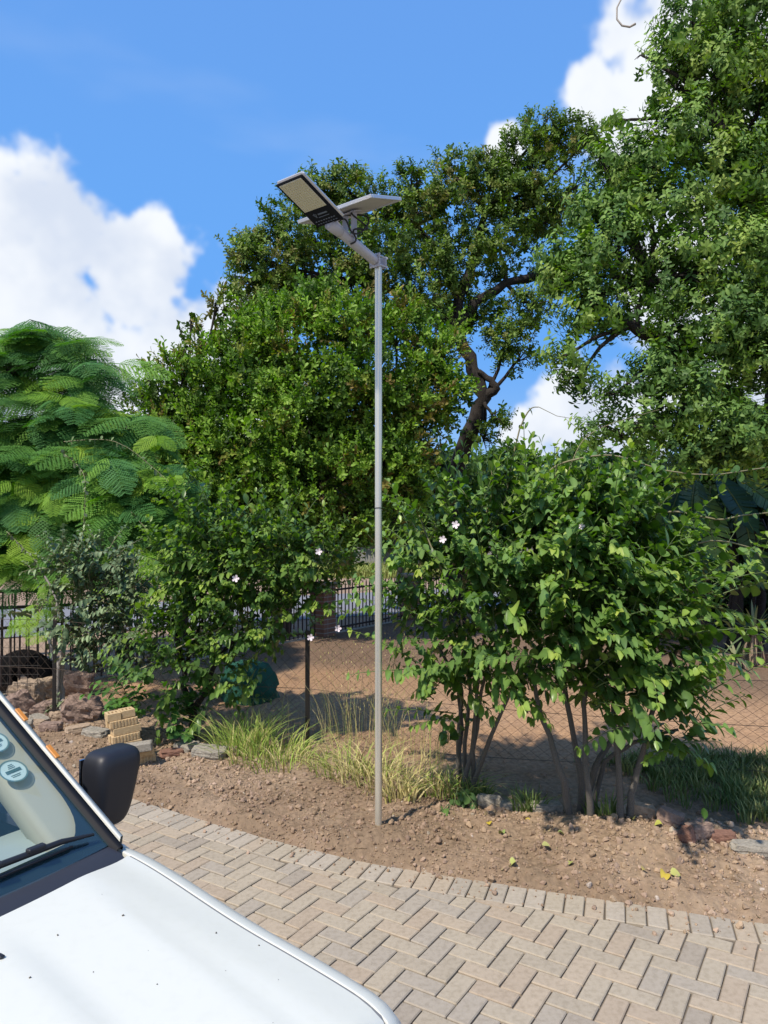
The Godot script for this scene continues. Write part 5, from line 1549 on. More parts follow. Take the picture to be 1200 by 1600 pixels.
func steel_fence(r: RandomNumberGenerator) -> void:
	var A := Vector3(-5.3, 0, -6.85)
	var D := Vector3(0.577, 0, -0.8165)
	var t := thing("steel_bar_fence", "low dark steel bar fence with pointed bars along the far side of the yard", "fence", Vector3(-2.13, 0, -11.3))
	hold(t, Transform3D.IDENTITY)
	var turn := atan2(-D.z, D.x)
	var p := 0.0
	var skip := [7.15, 7.56, 9.92, 10.3]
	var n := 0
	while p < 13.6:
		if not ((p > skip[0] and p < skip[1]) or (p > skip[2] and p < skip[3])):
			var q: Vector3 = A + D * p
			var b := B.new()
			b.box(at(q + Vector3(0, 0.455, 0), turn), Vector3(0.016, 0.83, 0.016))
			b.tube([q + Vector3(0, 0.865, 0), q + Vector3(0, 0.915, 0)], [0.010, 0.001], 4)
			part(t, "bar", b.mesh(), M.brown_metal)
			n += 1
		p += 0.105
	for seg in [[0.0, skip[0]], [skip[1], skip[2]], [skip[3], 13.6]]:
		for h in [0.11, 0.78]:
			var b := B.new()
			b.box(at(A + D * (seg[0] + seg[1]) / 2 + Vector3(0, h, 0), turn), Vector3(seg[1] - seg[0], 0.032, 0.03), 0.002)
			part(t, "rail", b.mesh(), M.brown_metal)
	var pl := B.new()
	for seg in [[0.0, skip[0]], [skip[1], skip[2]], [skip[3], 13.6]]:
		pl.box(at(A + D * (seg[0] + seg[1]) / 2 + Vector3(0, 0.0, 0), turn), Vector3(seg[1] - seg[0], 0.07, 0.12), 0.008)
	part(t, "plinth", pl.mesh(), M.grey_block)
	# brick pillars, course by course
	var labels := ["dark brick pillar with a flat cap in the steel fence left of the lamp pole", "small brick pillar in the steel fence just right of the lamp pole"]
	for k in 2:
		var c: float = (skip[k * 2] + skip[k * 2 + 1]) / 2
		var hgt := 0.92 - 0.0 * k
		var o := thing("brick_pillar", labels[k], "pillar", A + D * c, "pillars of the steel fence")
		var core := B.new()
		core.box(at(Vector3(0, hgt / 2 - 0.03, 0), turn), Vector3(0.315, hgt - 0.01, 0.315))
		part(o, "mortar_core", core.mesh(), M.concrete)
		var brick := B.new()
		brick.box(Transform3D.IDENTITY, Vector3(0.212, 0.066, 0.102), 0.005)
		var bm := brick.mesh()
		var courses := 11
		for j in courses:
			var y := 0.04 + j * 0.077
			for f in 4:
				var a: float = turn + f * PI / 2 + (PI / 2 if j % 2 else 0.0)
				var off := Vector3(0.055, 0, 0.11)
				part(o, "brick", bm, M.red_brick, Transform3D(Basis(Vector3.UP, a), Basis(Vector3.UP, a) * off + Vector3(0, y, 0)))
		var cap := B.new()
		cap.box(at(Vector3(0, hgt - 0.015, 0), turn), Vector3(0.40, 0.06, 0.40), 0.01)
		part(o, "cap", cap.mesh(), M.grey_block)
	# heavier framed gate at the left end
	var g := thing("steel_gate", "black framed steel gate with upright bars at the left edge", "gate", Vector3(-5.0, 0, -9.6))
	var gt := 0.42
	for s in [[-1.0, 0.55], [1.0, 0.55]]:
		var b := B.new()
		b.box(at(Vector3(s[0] * cos(gt), s[1], -s[0] * sin(gt)), gt), Vector3(0.05, 1.1, 0.05), 0.004)
		part(g, "frame", b.mesh(), M.black_metal)
	for h in [0.12, 0.86, 1.07]:
		var b := B.new()
		b.box(at(Vector3(0, h, 0), gt), Vector3(1.95, 0.04, 0.04), 0.004)
		part(g, "rail", b.mesh(), M.black_metal)
	for k in 14:
		var b := B.new()
		var x := -0.91 + k * 0.14
		b.box(at(Vector3(x * cos(gt), 0.59, -x * sin(gt)), gt), Vector3(0.02, 0.92, 0.018))
		part(g, "bar", b.mesh(), M.black_metal)
	# concrete wall across the road
	var w := thing("concrete_wall", "low grey concrete wall across the road in front of dark trees", "wall", Vector3(-2, 0, -31.5))
	for k in 26:
		var b := B.new()
		b.box(at(Vector3(-24 + k * 1.92, 0.52, 0.0), 0.0), Vector3(1.82, 1.04, 0.07), 0.01)
		part(w, "wall_panel", b.mesh(), M.concrete)
		b = B.new()
		b.box(at(Vector3(-24.96 + k * 1.92, 0.56, 0.02), 0.0), Vector3(0.11, 1.14, 0.13), 0.01)
		part(w, "wall_post", b.mesh(), M.concrete)
	w.rotation.y = -0.16

func rock_mesh(seed_: int, size: Vector3, flat := true, rough := 0.2) -> ArrayMesh:
	var f := noise(seed_, 1.3, 3)
	var b := B.new()
	var n := 9
	# a cube sphere pushed towards a box, then broken by noise
	for face in 6:
		var base := b.v.size()
		for i in n + 1:
			for j in n + 1:
				var u := (2.0 * i / n - 1.0)
				var w := (2.0 * j / n - 1.0)
				var q: Vector3 = [Vector3(1, u, w), Vector3(-1, w, u), Vector3(w, 1, u), Vector3(u, -1, w), Vector3(u, w, 1), Vector3(w, u, -1)][face]
				q = q.normalized().lerp(q * 0.72, 0.62)
				q *= 1.0 + rough * f.get_noise_3dv(q * 1.2) + rough * 0.4 * f.get_noise_3dv(q * 4.0)
				if flat: q.y = minf(q.y, 0.62 + 0.1 * f.get_noise_3dv(Vector3(q.x, 0, q.z) * 1.5))
				b.p(q * size * 0.5 * 1.25)
		for i in n:
			for j in n:
				var a := base + i * (n + 1) + j
				b.tri(a, a + n + 1, a + 1); b.tri(a + 1, a + n + 1, a + n + 2)
	return b.mesh(false)

func stones(r: RandomNumberGenerator) -> void:
	# where, size, turn (degrees), tilt, material, label
	var big := [
		["rock", Vector3(-2.985, 0.183, -7.35), Vector3(0.36, 0.24, 0.30), 20, Vector3(0.15, 0, -0.28), "brown_rock", "big tilted reddish rock lying against the wire right of the sapling"],
		["rock", Vector3(-3.787, 0.186, -7.9), Vector3(0.30, 0.30, 0.26), 0, Vector3(0, 0, 0.05), "tan_rock", "upright squarish tan rock behind the wire at the left"],
		["rock", Vector3(-3.671, 0.102, -7.5), Vector3(0.26, 0.26, 0.22), 40, Vector3(0.2, 0, 0.3), "brown_rock", "dark brown leaning rock below the squarish tan one"],
		["rock", Vector3(-3.413, 0.121, -7.5), Vector3(0.24, 0.17, 0.2), 10, Vector3(0, 0, 0.25), "brown_rock", "smooth brown rock just left of the sapling's foot"],
		["rock", Vector3(-3.765, 0.139, -8.3), Vector3(0.34, 0.24, 0.26), 60, Vector3(0, 0, 0.1), "tan_rock", "rough crumbly rock in shade behind the wire fence"],
		["rock", Vector3(-3.479, 0.189, -8.4), Vector3(0.36, 0.3, 0.28), 15, Vector3(0, 0, -0.2), "brown_rock", "shaded dark rock behind the fence under the sapling's leaves"],
		["rubble_block", Vector3(-3.349, 0.12, -7.25), Vector3(0.21, 0.08, 0.13), -25, Vector3(0.05, 0, -0.15), "grey_block", "pale grey half block left of the sapling's foot"],
		["rubble_block", Vector3(-3.31, 0.062, -7.05), Vector3(0.19, 0.10, 0.14), 5, Vector3(0, 0, -0.06), "tan_rock", "brown block nearest the car's windscreen pillar"],
		["rubble_block", Vector3(-3.079, 0.014, -6.9), Vector3(0.20, 0.09, 0.12), -5, Vector3(0, 0, 0.05), "brown_rock", "reddish broken brick in front of the sapling"],
		["rubble_block", Vector3(-2.81, 0.057, -6.85), Vector3(0.22, 0.09, 0.13), 35, Vector3(0.05, 0, 0.05), "tan_rock", "flat tan stone slab between sapling and brick stack"],
		["rubble_block", Vector3(-2.607, 0.027, -6.75), Vector3(0.24, 0.08, 0.15), -20, Vector3(0, 0, -0.05), "grey_block", "grey concrete lump just left of the brick stack"],
		["rock", Vector3(-3.535, 0.034, -7.2), Vector3(0.16, 0.11, 0.14), 70, Vector3(0, 0, 0), "tan_rock", "small tan stone beside the windscreen pillar"],
		["rock", Vector3(-3.209, 0.045, -7.3), Vector3(0.12, 0.10, 0.10), 12, Vector3(0, 0, 0), "tan_rock", "small pale stone at the sapling's foot"],
		["rock", Vector3(-3.364, -0.002, -7), Vector3(0.13, 0.09, 0.12), 12, Vector3(0, 0, 0), "grey_block", "small grey stone low beside the windscreen pillar"],
		["rubble_block", Vector3(-1.78, 0.02, -6.25), Vector3(0.20, 0.07, 0.12), 25, Vector3(0, 0, 0), "red_brick", "reddish brick lying flat right of the brick stack"],
		["rubble_block", Vector3(-1.678, 0.033, -6.35), Vector3(0.20, 0.10, 0.15), -30, Vector3(0, 0, 0.05), "grey_block", "dark grey stone at the foot of the forked trunk"],
		["rubble_block", Vector3(-1.435, 0.019, -6.15), Vector3(0.29, 0.10, 0.16), -14, Vector3(0.06, 0, 0), "grey_block", "long grey edging slab left of the green grass tuft"],
		["rock", Vector3(-1.255, 0.088, -6.2), Vector3(0.09, 0.08, 0.08), 0, Vector3(0, 0, 0), "tan_rock", "small pale stone at the left end of the grass tuft"],
		["edging_stone", Vector3(0.724, 0.008, -5.15), Vector3(0.17, 0.085, 0.09), -8, Vector3(0, 0, -0.08), "grey_block", "leftmost grey edging stone under the big shrub"],
		["edging_stone", Vector3(0.879, -0.006, -5.03), Vector3(0.19, 0.075, 0.09), -8, Vector3(0, 0, 0), "grey_block", "second grey edging stone from the shrub's left stems"],
		["edging_stone", Vector3(1.077, 0.004, -4.95), Vector3(0.21, 0.085, 0.10), 0, Vector3(0, 0, 0), "grey_block", "grey edging stone left of the shrub's thickest stem"],
		["edging_stone", Vector3(1.635, -0.007, -4.75), Vector3(0.17, 0.10, 0.11), -14, Vector3(0, 0, -0.2), "tan_rock", "pale tilted edging stone right of the shrub's last stem"],
		["edging_stone", Vector3(1.765, -0.015, -4.6), Vector3(0.15, 0.10, 0.12), -35, Vector3(0, 0, -0.25), "brown_rock", "brown tilted stone between pale edging stone and seedling"],
		["edging_stone", Vector3(1.874, -0.023, -4.45), Vector3(0.15, 0.10, 0.11), 20, Vector3(0, 0, 0.1), "brown_rock", "dark brown stone beneath the seedling"],
		["edging_stone", Vector3(1.789, -0.034, -4.4), Vector3(0.11, 0.09, 0.08), 50, Vector3(0, 0, 0.4), "red_brick", "small rusty stone leaning below the seedling"],
		["edging_stone", Vector3(2.171, -0.03, -4.3), Vector3(0.34, 0.09, 0.10), -6, Vector3(0, 0, 0), "grey_block", "long grey kerb stone at the right edge"],
		["edging_stone", Vector3(2.011, -0.008, -4.45), Vector3(0.16, 0.07, 0.09), 0, Vector3(0, 0, 0), "red_brick", "reddish brick half buried left of the long kerb stone"],
		["edging_stone", Vector3(4.872, 0.037, -10.4), Vector3(0.5, 0.14, 0.16), 0, Vector3(0, 0, 0), "tan_rock", "left stone of the distant bed under the spiky plants"],
		["edging_stone", Vector3(5.319, 0.055, -10.4), Vector3(0.45, 0.16, 0.16), 5, Vector3(0, 0, 0), "red_brick", "right stone of the distant bed under the spiky plants"],
		["rock", Vector3(-3.035, 0.712, -10.5), Vector3(0.28, 0.2, 0.2), 0, Vector3(0, 0, 0), "tan_rock", "tan stone on the verge seen through the left fence bars"],
	]
	for k in big.size():
		var s: Array = big[k]
		var p: Vector3 = s[1]
		var sz: Vector3 = s[2]
		if s[6].contains("verge"): p.y = 0
		p.y = maxf(ground_y(p.x, p.z), 0.0) + sz.y * 0.36 if p.y < 0.3 else p.y
		var is_block: bool = s[0] != "rock"
		var m := rock_mesh(100 + k, sz, is_block, 0.13 if is_block else 0.26)
		solo(s[0], m, M[s[5]], Transform3D(Basis.from_euler(s[4]) * Basis(Vector3.UP, deg_to_rad(s[3])), p), s[6], "stone" if is_block else "rock", "stones edging the shrub bed" if s[0] == "edging_stone" else "loose rubble at the left")
	# half-hidden black tyre behind the fence
	var b := B.new()
	var rows := []
	for k in 25:
		var a := TAU * k / 24
		var row := []
		for j in 13:
			var e := TAU * j / 12
			var rr := 0.20 + 0.15 * cos(e)
			row.append(Vector3(cos(a) * rr, sin(a) * rr, sin(e) * 0.13))
		rows.append(row)
	b.sheet(rows)
	solo("black_tyre", b.mesh(true), M.tyre, Transform3D(Basis(Vector3.UP, 0.35) * Basis(Vector3.RIGHT, -0.25), Vector3(-4.175, 0.147, -8.6)), "black rubber ring leaning in the shade behind the wire fence", "tyre")
	# green shade net heaped behind the fence
	b = B.new()
	rows = []
	var f := noise(61, 1.3, 4)
	for k in 14:
		var row := []
		var h := k / 13.0
		for j in 25:
			var a := TAU * (j % 24) / 24
			var rr := 0.30 * (0.92 - 0.35 * h * h * h) * (1.0 + 0.35 * f.get_noise_3d(cos(a) * 2.2, h * 0.8, sin(a) * 2.2)) * (1.0 if k < 13 else 0.2)
			row.append(Vector3(cos(a) * rr * 1.1, h * 0.44 + 0.05 * f.get_noise_3d(cos(a), h * 3.0, sin(a)), sin(a) * rr * 0.9))
		rows.append(row)
	b.sheet(rows)
	solo("green_net_bag", b.mesh(true), M.green_net, at(Vector3(-1.493, 0, -8.2)), "rumpled green net heap behind the fence under the left shrub", "net bag")

func brick_stack(r: RandomNumberGenerator) -> void:
	# cored yellow bricks
	var c := Vector3(-2.06, 0, -6.08)
	var g := 0.60
	var lean := Basis(Vector3.UP, g) * Basis(Vector3(0, 0, 1), 0.06)
	var half := cored(0.108, 2)
	var long_ := cored(0.222, 0)
	var slim := cored(0.222, 1)
	# height of the course's middle, place along, place across, shape, label
	var rows := [
		[0.395, -0.066, 0.0, half, "yellow half brick with open core slots, top of the stack, left"],
		[0.399, 0.046, -0.004, half, "yellow half brick with open core slots, top of the stack, right"],
		[0.335, -0.002, 0.027, slim, "ribbed yellow brick on edge under the two half bricks, front"],
		[0.335, -0.012, -0.028, slim, "ribbed yellow brick on edge under the two half bricks, back"],
		[0.275, 0.012, 0.0, long_, "chipped yellow brick in the third course from the top of the stack"],
		[0.215, -0.008, 0.027, slim, "yellow brick just above the grey block, front one of its course"],
		[0.215, -0.016, -0.028, slim, "yellow brick just above the grey block, back one of its course"],
		[0.155, -0.004, 0.0, long_, "yellow brick behind the grey block in the stack"],
		[0.095, 0.0, -0.03, long_, "yellow brick in the second course from the soil, behind the mirror"],
		[0.035, 0.0, -0.03, long_, "yellow brick on the soil at the back of the stack"],
		[0.092, 0.055, 0.085, long_, "orange-yellow brick directly under the grey block"],
		[0.032, 0.065, 0.085, slim, "ribbed yellow brick on the soil, lowest at the front right"]]
	for q in rows:
		var y: float = q[0]
		var off := Basis(Vector3.UP, g) * Vector3(q[1], 0, q[2]) + Vector3(-0.085 * y / 0.4, y, 0)
		solo("yellow_brick", q[3], M.yellow_brick, Transform3D(Basis(Vector3.UP, r.randf_range(-0.05, 0.05)) * lean, c + off + Vector3.UP * sin(0.06) * q[1]), q[4], "brick", "stacked yellow bricks beside the paving")
	var b := B.new()
	b.box(Transform3D.IDENTITY, Vector3(0.225, 0.075, 0.10), 0.008, 0.004, r)
	solo("grey_block", b.mesh(), M.grey_block, Transform3D(Basis.from_euler(Vector3(0, 0.25, 0.09)), c + Basis(Vector3.UP, 0.3) * Vector3(0.05, 0.158, 0.125)), "grey concrete block leaning against the front of the yellow brick stack", "block")

# a brick 6 cm high: kind 0 solid-sided, 1 slim and ribbed, 2 with slots open at the top
func cored(L: float, kind: int) -> ArrayMesh:
	var b := B.new()
	var W := 0.106 if kind != 1 else 0.05
	if kind == 2:
		for s in [-1, 1]: b.box(at(Vector3(0, 0, s * (W / 2 - 0.0125))), Vector3(L, 0.059, 0.025), 0.002)
		for k in 4:
			var x := lerpf(-L / 2 + 0.009, L / 2 - 0.009, k / 3.0)
			b.box(at(Vector3(x, -0.0005, 0)), Vector3(0.018 if k % 3 == 0 else 0.012, 0.0575, W - 0.0505))
		b.box(at(Vector3(0, -0.010, 0)), Vector3(L - 0.037, 0.034, W - 0.051))
		return b.mesh()
	b.box(Transform3D.IDENTITY, Vector3(L, 0.059, W), 0.003)
	if kind == 1:
		for s in [-1, 1]:
			for k in 8: b.box(at(Vector3(-0.092 + k * 0.0263, 0, s * (W / 2 + 0.002))), Vector3(0.014, 0.054, 0.008), 0.001)
	return b.mesh()

func fallen_leaves(r: RandomNumberGenerator) -> void:
	var where := [[Vector3(0.663, 0, -4.695), "yellow fallen leaf alone on the soil, leftmost of the fallen leaves", Color(0.480, 0.367, 0.036), 0.06],
		[Vector3(0.909, 0, -4.804), "yellow fallen leaf in front of the middle edging stones", Color(0.440, 0.359, 0.054), 0.06],
		[Vector3(0.73, 0, -4.537), "green fallen leaf below the left edging stones", Color(0.256, 0.328, 0.099), 0.07],
		[Vector3(0.921, 0, -4.356), "pale green fallen leaf midway across the bare soil", Color(0.360, 0.367, 0.135), 0.075],
		[Vector3(1.046, 0, -4.493), "small green fallen leaf near the thick shrub stem", Color(0.272, 0.328, 0.108), 0.06],
		[Vector3(0.743, 0, -4.212), "pale green fallen leaf close to the paving edge", Color(0.344, 0.374, 0.108), 0.07],
		[Vector3(1.032, 0, -4.174), "pale green fallen leaf curled near the paving edge, below the shrub", Color(0.368, 0.390, 0.117), 0.065],
		[Vector3(1.683, 0, -4.519), "green-yellow fallen leaf beside the brown tilted stone", Color(0.360, 0.367, 0.072), 0.07],
		[Vector3(1.538, 0, -4.085), "bright yellow curled fallen leaf, largest on the right", Color(0.440, 0.343, 0.045), 0.085],
		[Vector3(1.56, 0, -4.071), "pale green fallen leaf touching the bright yellow one", Color(0.384, 0.390, 0.117), 0.085],
		[Vector3(1.415, 0, -4.092), "small dull yellow fallen leaf left of the bright yellow one", Color(0.400, 0.328, 0.108), 0.055],
		[Vector3(1.54, 0, -4.61), "dull green fallen leaf below the pale edging stone", Color(0.240, 0.250, 0.072), 0.06]]
	var lm := leaf_meshes(0.5, 0.35)
	for k in where.size():
		var s: Array = where[k]
		var p: Vector3 = s[0]
		p.y = ground_y(p.x, p.z) + 0.016
		var m := mat("fallen_%d" % k, (s[2] as Color).linear_to_srgb(), 0.7)
		var a := r.randf() * TAU
		solo("fallen_leaf", lm[k % 3], m, Transform3D(along(Vector3(cos(a), 0.12, sin(a)), Vector3.UP + unit(r) * 0.25).scaled(Vector3(s[3] * 0.6, s[3] * 0.85, s[3] * 0.85)), p), s[1], "leaf", "fallen leaves on the soil")

# ---------------------------------------------------------------- the pickup
var car: Node3D

func lofted(xs: Array, sec: Callable) -> Array:
	var rows := []
	for x in xs: rows.append(sec.call(x))
	return rows

func bonnet_y(x: float, z: float) -> float:
	var a := absf(z)
	var y := 1.0 - 0.075 * clampf(x, 0, 2) - 0.045 * pow(clampf(x, 0, 2), 3.0)
	if x > 0.93: y -= 2.6 * (x - 0.93) * (x - 0.93) * 6.0
	y += 0.022 * (1.0 - smoothstep(0.50, 0.70, a))
	var c1 := 0.545 - 0.09 * x
	var c2 := 0.275 - 0.12 * x
	var fade := smoothstep(0.04, 0.35, x)
	y += fade * 0.007 * (1.0 - smoothstep(c1 - 0.05, c1 + 0.015, a)) 
	y += fade * 0.010 * (1.0 - smoothstep(c2 - 0.035, c2 + 0.04, a))
	return y

func seam_z(x: float) -> float:
	return 0.700 - 0.055 * smoothstep(0.0, 0.6, x) - 0.02 * smoothstep(0.85, 1.05, x) * 2.0

func rear_x(z: float) -> float:
	var a := absf(z) / 0.7
	return 0.078 - 0.05 * pow(a, 4.0)

func pickup() -> void:
	car = thing("pickup_truck", "white pickup truck with black door mirror parked on the brick paving", "pickup", Vector3(-1.1345, 0, -1.5691))
	car.rotation.y = -0.568
	var paint := mat("white_paint", lin(0.63, 0.64, 0.575), 0.3, 0.0, 0.4)
	paint.clearcoat_enabled = true
	paint.clearcoat = 0.25
	paint.clearcoat_roughness = 0.08
	var dust := noise(71, 0.02, 5)
	paint.roughness_texture = tex(dust, [Color(0.55, 0.55, 0.55), Color(1, 1, 1)], 256)
	paint.uv1_triplanar = true
	paint.uv1_scale = Vector3.ONE * 1.5
	paint.roughness = 0.5
	paint.albedo_texture = tex(noise(72, 0.06, 4), [Color(0.965, 0.965, 0.955), Color(1, 1, 1), Color(1, 1, 1)], 256)
	var trim := mat("dark_trim", lin(0.025, 0.029, 0.042), 0.6)
	var rubber := mat("black_rubber", lin(0.010, 0.011, 0.014), 0.6, 0.0, 0.3)
	var frit := mat("black_frit", lin(0.006, 0.008, 0.014), 0.15)
	var glass := mat("windscreen_glass", Color(0.35, 0.55, 0.55, 0.09), 0.03, 0.0, 0.6)
	glass.transparency = BaseMaterial3D.TRANSPARENCY_ALPHA
	var dark_glass := mat("door_glass", Color(0.25, 0.32, 0.34, 0.25), 0.03, 0.0, 0.8)
	dark_glass.transparency = BaseMaterial3D.TRANSPARENCY_ALPHA
	var beige := mat("cabin_trim", lin(0.34, 0.36, 0.28), 0.8)
	var dash := mat("dashboard_top", lin(0.30, 0.38, 0.36), 0.7)
	var navy := mat("door_card", lin(0.035, 0.05, 0.085), 0.7)
	var amber := mat("amber", lin(0.55, 0.21, 0.03), 0.5)
	var chrome := mat("chrome", lin(0.6, 0.6, 0.62), 0.15, 1.0)
	var lens := mat("lamp_lens", lin(0.55, 0.58, 0.6), 0.08)

	# bonnet, from the cowl to the turned-down nose
	var rows := []
	for k in 27:
		var t := k / 26.0
		var row := []
		for j in 61:
			var u := j / 30.0 - 1.0
			var xr := rear_x(u * 0.7)
			var x := lerpf(xr, 1.12 - 0.10 * u * u * u * u, t)
			var z := u * seam_z(x)
			row.append(Vector3(x, bonnet_y(x, z), z))
		rows.append(row)
	var b := B.new()
	b.slab(rows, Vector3(0, -0.012, 0))
	part(car, "bonnet", b.mesh(true), paint)
	# front wings, one each side
	for s in [-1, 1]:
		b = B.new()
		rows = []
		for k in 31:
			var x := -0.05 + 1.15 * k / 30.0
			var sz := seam_z(x) + 0.008
			var y0 := bonnet_y(x, seam_z(x)) - 0.003
			var fl := 0.035 * exp(-pow((x - 0.55) / 0.4, 2.0))
			var tuck := 0.10 * smoothstep(0.9, 1.1, x)
			var row := []
			for q in [[0.0, -0.02], [0.0, -0.002], [0.006, 0.001], [0.03, -0.006], [0.05, -0.016], [0.066, -0.034], [0.078, -0.065], [0.086, -0.12], [0.092 + fl * 0.6, -0.22], [0.095 + fl, -0.30], [0.095 + fl, -0.38]]:
				row.append(Vector3(x, maxf(y0 + q[1], 0.5), s * (sz + q[0] - tuck * q[0] * 6.0)))
			# wheel arch: the lower edge rises over the wheel
			var arch := sqrt(maxf(0.0, 0.43 * 0.43 - (x - 0.55) * (x - 0.55)))
			row.append(Vector3(x, maxf(0.36 + arch * 0.98 if arch > 0 else 0.34, 0.34), s * (sz + 0.097 + fl)))
			row.append(Vector3(x, maxf(0.36 + arch * 0.98 if arch > 0 else 0.34, 0.34), s * (sz + 0.03)))
			rows.append(row)
		b.sheet(rows, s > 0)
		part(car, "wing", b.mesh(true), paint)
	# grey strips standing in for the shade in the gaps beside the bonnet
	for s in [-1, 1]:
		b = B.new()
		rows = []
		for k in 25:
			var x := 0.03 + 1.03 * k / 24.0
			var y := bonnet_y(x, seam_z(x)) - 0.0035
			rows.append([Vector3(x, y, s * (seam_z(x) + 0.0005)), Vector3(x, y + 0.0005, s * (seam_z(x) + 0.0078))])
		b.sheet(rows, s > 0)
		part(car, "bonnet_gap_shade", b.mesh(true), mat("gap_shade_grey", lin(0.16, 0.165, 0.17), 0.7))
	# cowl panel below the windscreen
	b = B.new()
	rows = []
	for k in 41:
		var u := k / 20.0 - 1.0
		var z := u * 0.695
		var xr := rear_x(z) - 0.006
		var xw := 0.018 - 0.05 * u * u - 0.01 * pow(absf(u), 10.0)
		var row := []
		for q in 6:
			var t := q / 5.0
			row.append(Vector3(lerpf(xr + 0.03, xw - 0.02, t), 0.985 + 0.042 * sin(t * PI * 0.5) - 0.012 * absf(u), z))
		rows.append(row)
	b.slab(rows, Vector3(0, -0.02, 0))
	part(car, "cowl_panel", b.mesh(true), trim)
	# windscreen, its dark border and the pillars; u across, v up
	var ws := func(u: float, v: float, out: float) -> Vector3:
		var bot := Vector3(0.012 - 0.05 * u * u, 1.018, u * 0.69)
		var top := Vector3(-0.62 - 0.05 * u * u, 1.46 - 0.012 * u * u, u * 0.622)
		return bot.lerp(top, v) + Vector3(0.55, 0.83, 0).normalized() * (out + 0.018 * sin(PI * v) * (1 - u * u))
	b = B.new()
	rows = []
	for i in 13:
		var row := []
		for j in 25: row.append(ws.call(j / 12.0 - 1.0, i / 12.0, 0.0))
		rows.append(row)
	b.sheet(rows)
	part(car, "windscreen", b.mesh(true), glass)
	b = B.new()
	for s in [-1, 1]:
		rows = []
		for i in 25:
			var v := pow(i / 24.0, 1.6)
			# the border swells into a rounded corner at the bottom
			var wd := 0.025 + 0.14 * exp(-maxf(v - 0.06, 0.0) / 0.07)
			rows.append([ws.call(s * 1.0, v, -0.003), ws.call(s * (1.0 - wd * 0.5), v, -0.003), ws.call(s * (1.0 - wd), v, -0.003)])
		b.sheet(rows, s > 0)
	for e in [[0.0, 0.085], [0.93, 1.0]]:
		rows = []
		for j in 25:
			var u := (j / 12.0 - 1.0) * 0.9
			rows.append([ws.call(u, e[0], -0.0035), ws.call(u, e[1], -0.0035)])
		b.sheet(rows)
	part(car, "windscreen_border", b.mesh(true), frit)
	for s in [-1, 1]:
		# pillar: black gutter strip, then the white outer rail
		b = B.new()
		rows = []
		for i in 15:
			var v := -0.04 + 1.06 * i / 14.0
			var q: Vector3 = ws.call(s * 1.0, v, 0.002)
			rows.append([q + Vector3(0, -0.02, -s * 0.012), q + Vector3(0.004, 0.008, 0), q + Vector3(0, 0.008, s * 0.022), q + Vector3(-0.01, -0.02, s * 0.026)])
		b.sheet(rows, s > 0)
		part(car, "pillar_gutter", b.mesh(true), rubber)
		b = B.new()
		rows = []
		for i in 15:
			var v := -0.02 + 1.05 * i / 14.0
			var q: Vector3 = ws.call(s * 1.0, v, 0.004) + Vector3(-0.012, 0, s * 0.025)
			rows.append([q + Vector3(0, -0.02, 0), q + Vector3(0.002, 0.010, 0.004 * s), q + Vector3(-0.008, 0.013, s * 0.014), q + Vector3(-0.018, 0.007, s * 0.03), q + Vector3(-0.03, -0.02, s * 0.036), q + Vector3(-0.06, -0.05, s * 0.02)])
		b.sheet(rows, s > 0)
		part(car, "windscreen_pillar", b.mesh(true), paint)
		# inner trim of the pillar
		b = B.new()
		rows = []
		for i in 9:
			var v := 0.02 + 0.98 * i / 8.0
			var q: Vector3 = ws.call(s * 0.79, v, -0.05)
			rows.append([ws.call(s * 0.99, v, -0.012), ws.call(s * 0.93, v, -0.022), ws.call(s * 0.85, v, -0.030), ws.call(s * 0.80, v, -0.042), q + Vector3(-0.06, -0.03, s * 0.02), q + Vector3(-0.12, -0.06, s * 0.08)])
		b.sheet(rows, s > 0)
		part(car, "pillar_trim", b.mesh(true), beige)
	# amber pieces on the far pillar
	for v in [[0.425, 0.50], [0.655, 0.73]]:
		b = B.new()
		var q0: Vector3 = ws.call(-1.0, v[0], 0.019) + Vector3(-0.022, 0, -0.048)
		var q1: Vector3 = ws.call(-1.0, v[1], 0.019) + Vector3(-0.022, 0, -0.048)
		b.box(Transform3D(along(q1 - q0, Vector3(0.5, 0.8, 0)), (q0 + q1) / 2), Vector3(0.016, q0.distance_to(q1), 0.006), 0.002)
		part(car, "amber_strip", b.mesh(), amber)
	# stickers inside the glass
	for s in [[-0.855, 0.462, 0.037], [-0.872, 0.622, 0.037]]:
		b = B.new()
		var c: Vector3 = ws.call(s[0], s[1], -0.008)
		var n := Vector3(0.57, 0.82, 0).normalized()
		var ax := Vector3(0, 0, 1)
		var ay := n.cross(ax).normalized()
		var ring := [c]
		var hub := b.p(c)
		for k in 33: b.p(c + (ax * cos(TAU * k / 32) + ay * sin(TAU * k / 32)) * s[2])
		for k in 32: b.tri(hub, hub + 1 + k, hub + 2 + k)
		var disc := part(car, "licence_disc", b.mesh(), mat("disc_paper", lin(0.46, 0.62, 0.58), 0.6))
		b = B.new()
		for k in 32:
			var a0 := TAU * k / 32
			var a1 := TAU * (k + 1) / 32
			var e0 := ax * cos(a0) + ay * sin(a0)
			var e1 := ax * cos(a1) + ay * sin(a1)
			var i0 := b.p(c + e0 * s[2] + n * 0.001)
			b.p(c + e0 * s[2] * 1.13 + n * 0.001); b.p(c + e1 * s[2] * 1.13 + n * 0.001); b.p(c + e1 * s[2] + n * 0.001)
			b.tri(i0, i0 + 1, i0 + 2); b.tri(i0, i0 + 2, i0 + 3)
		part(disc, "holder_rim", b.mesh(), mat("disc_rim", lin(0.10, 0.20, 0.20), 0.4))
		b = B.new()
		var tilt := ax * 0.98 + ay * 0.12
		b.box(Transform3D(Basis(tilt.normalized(), n.cross(tilt).normalized(), n), c + n * 0.001), Vector3(0.048, 0.011, 0.001))
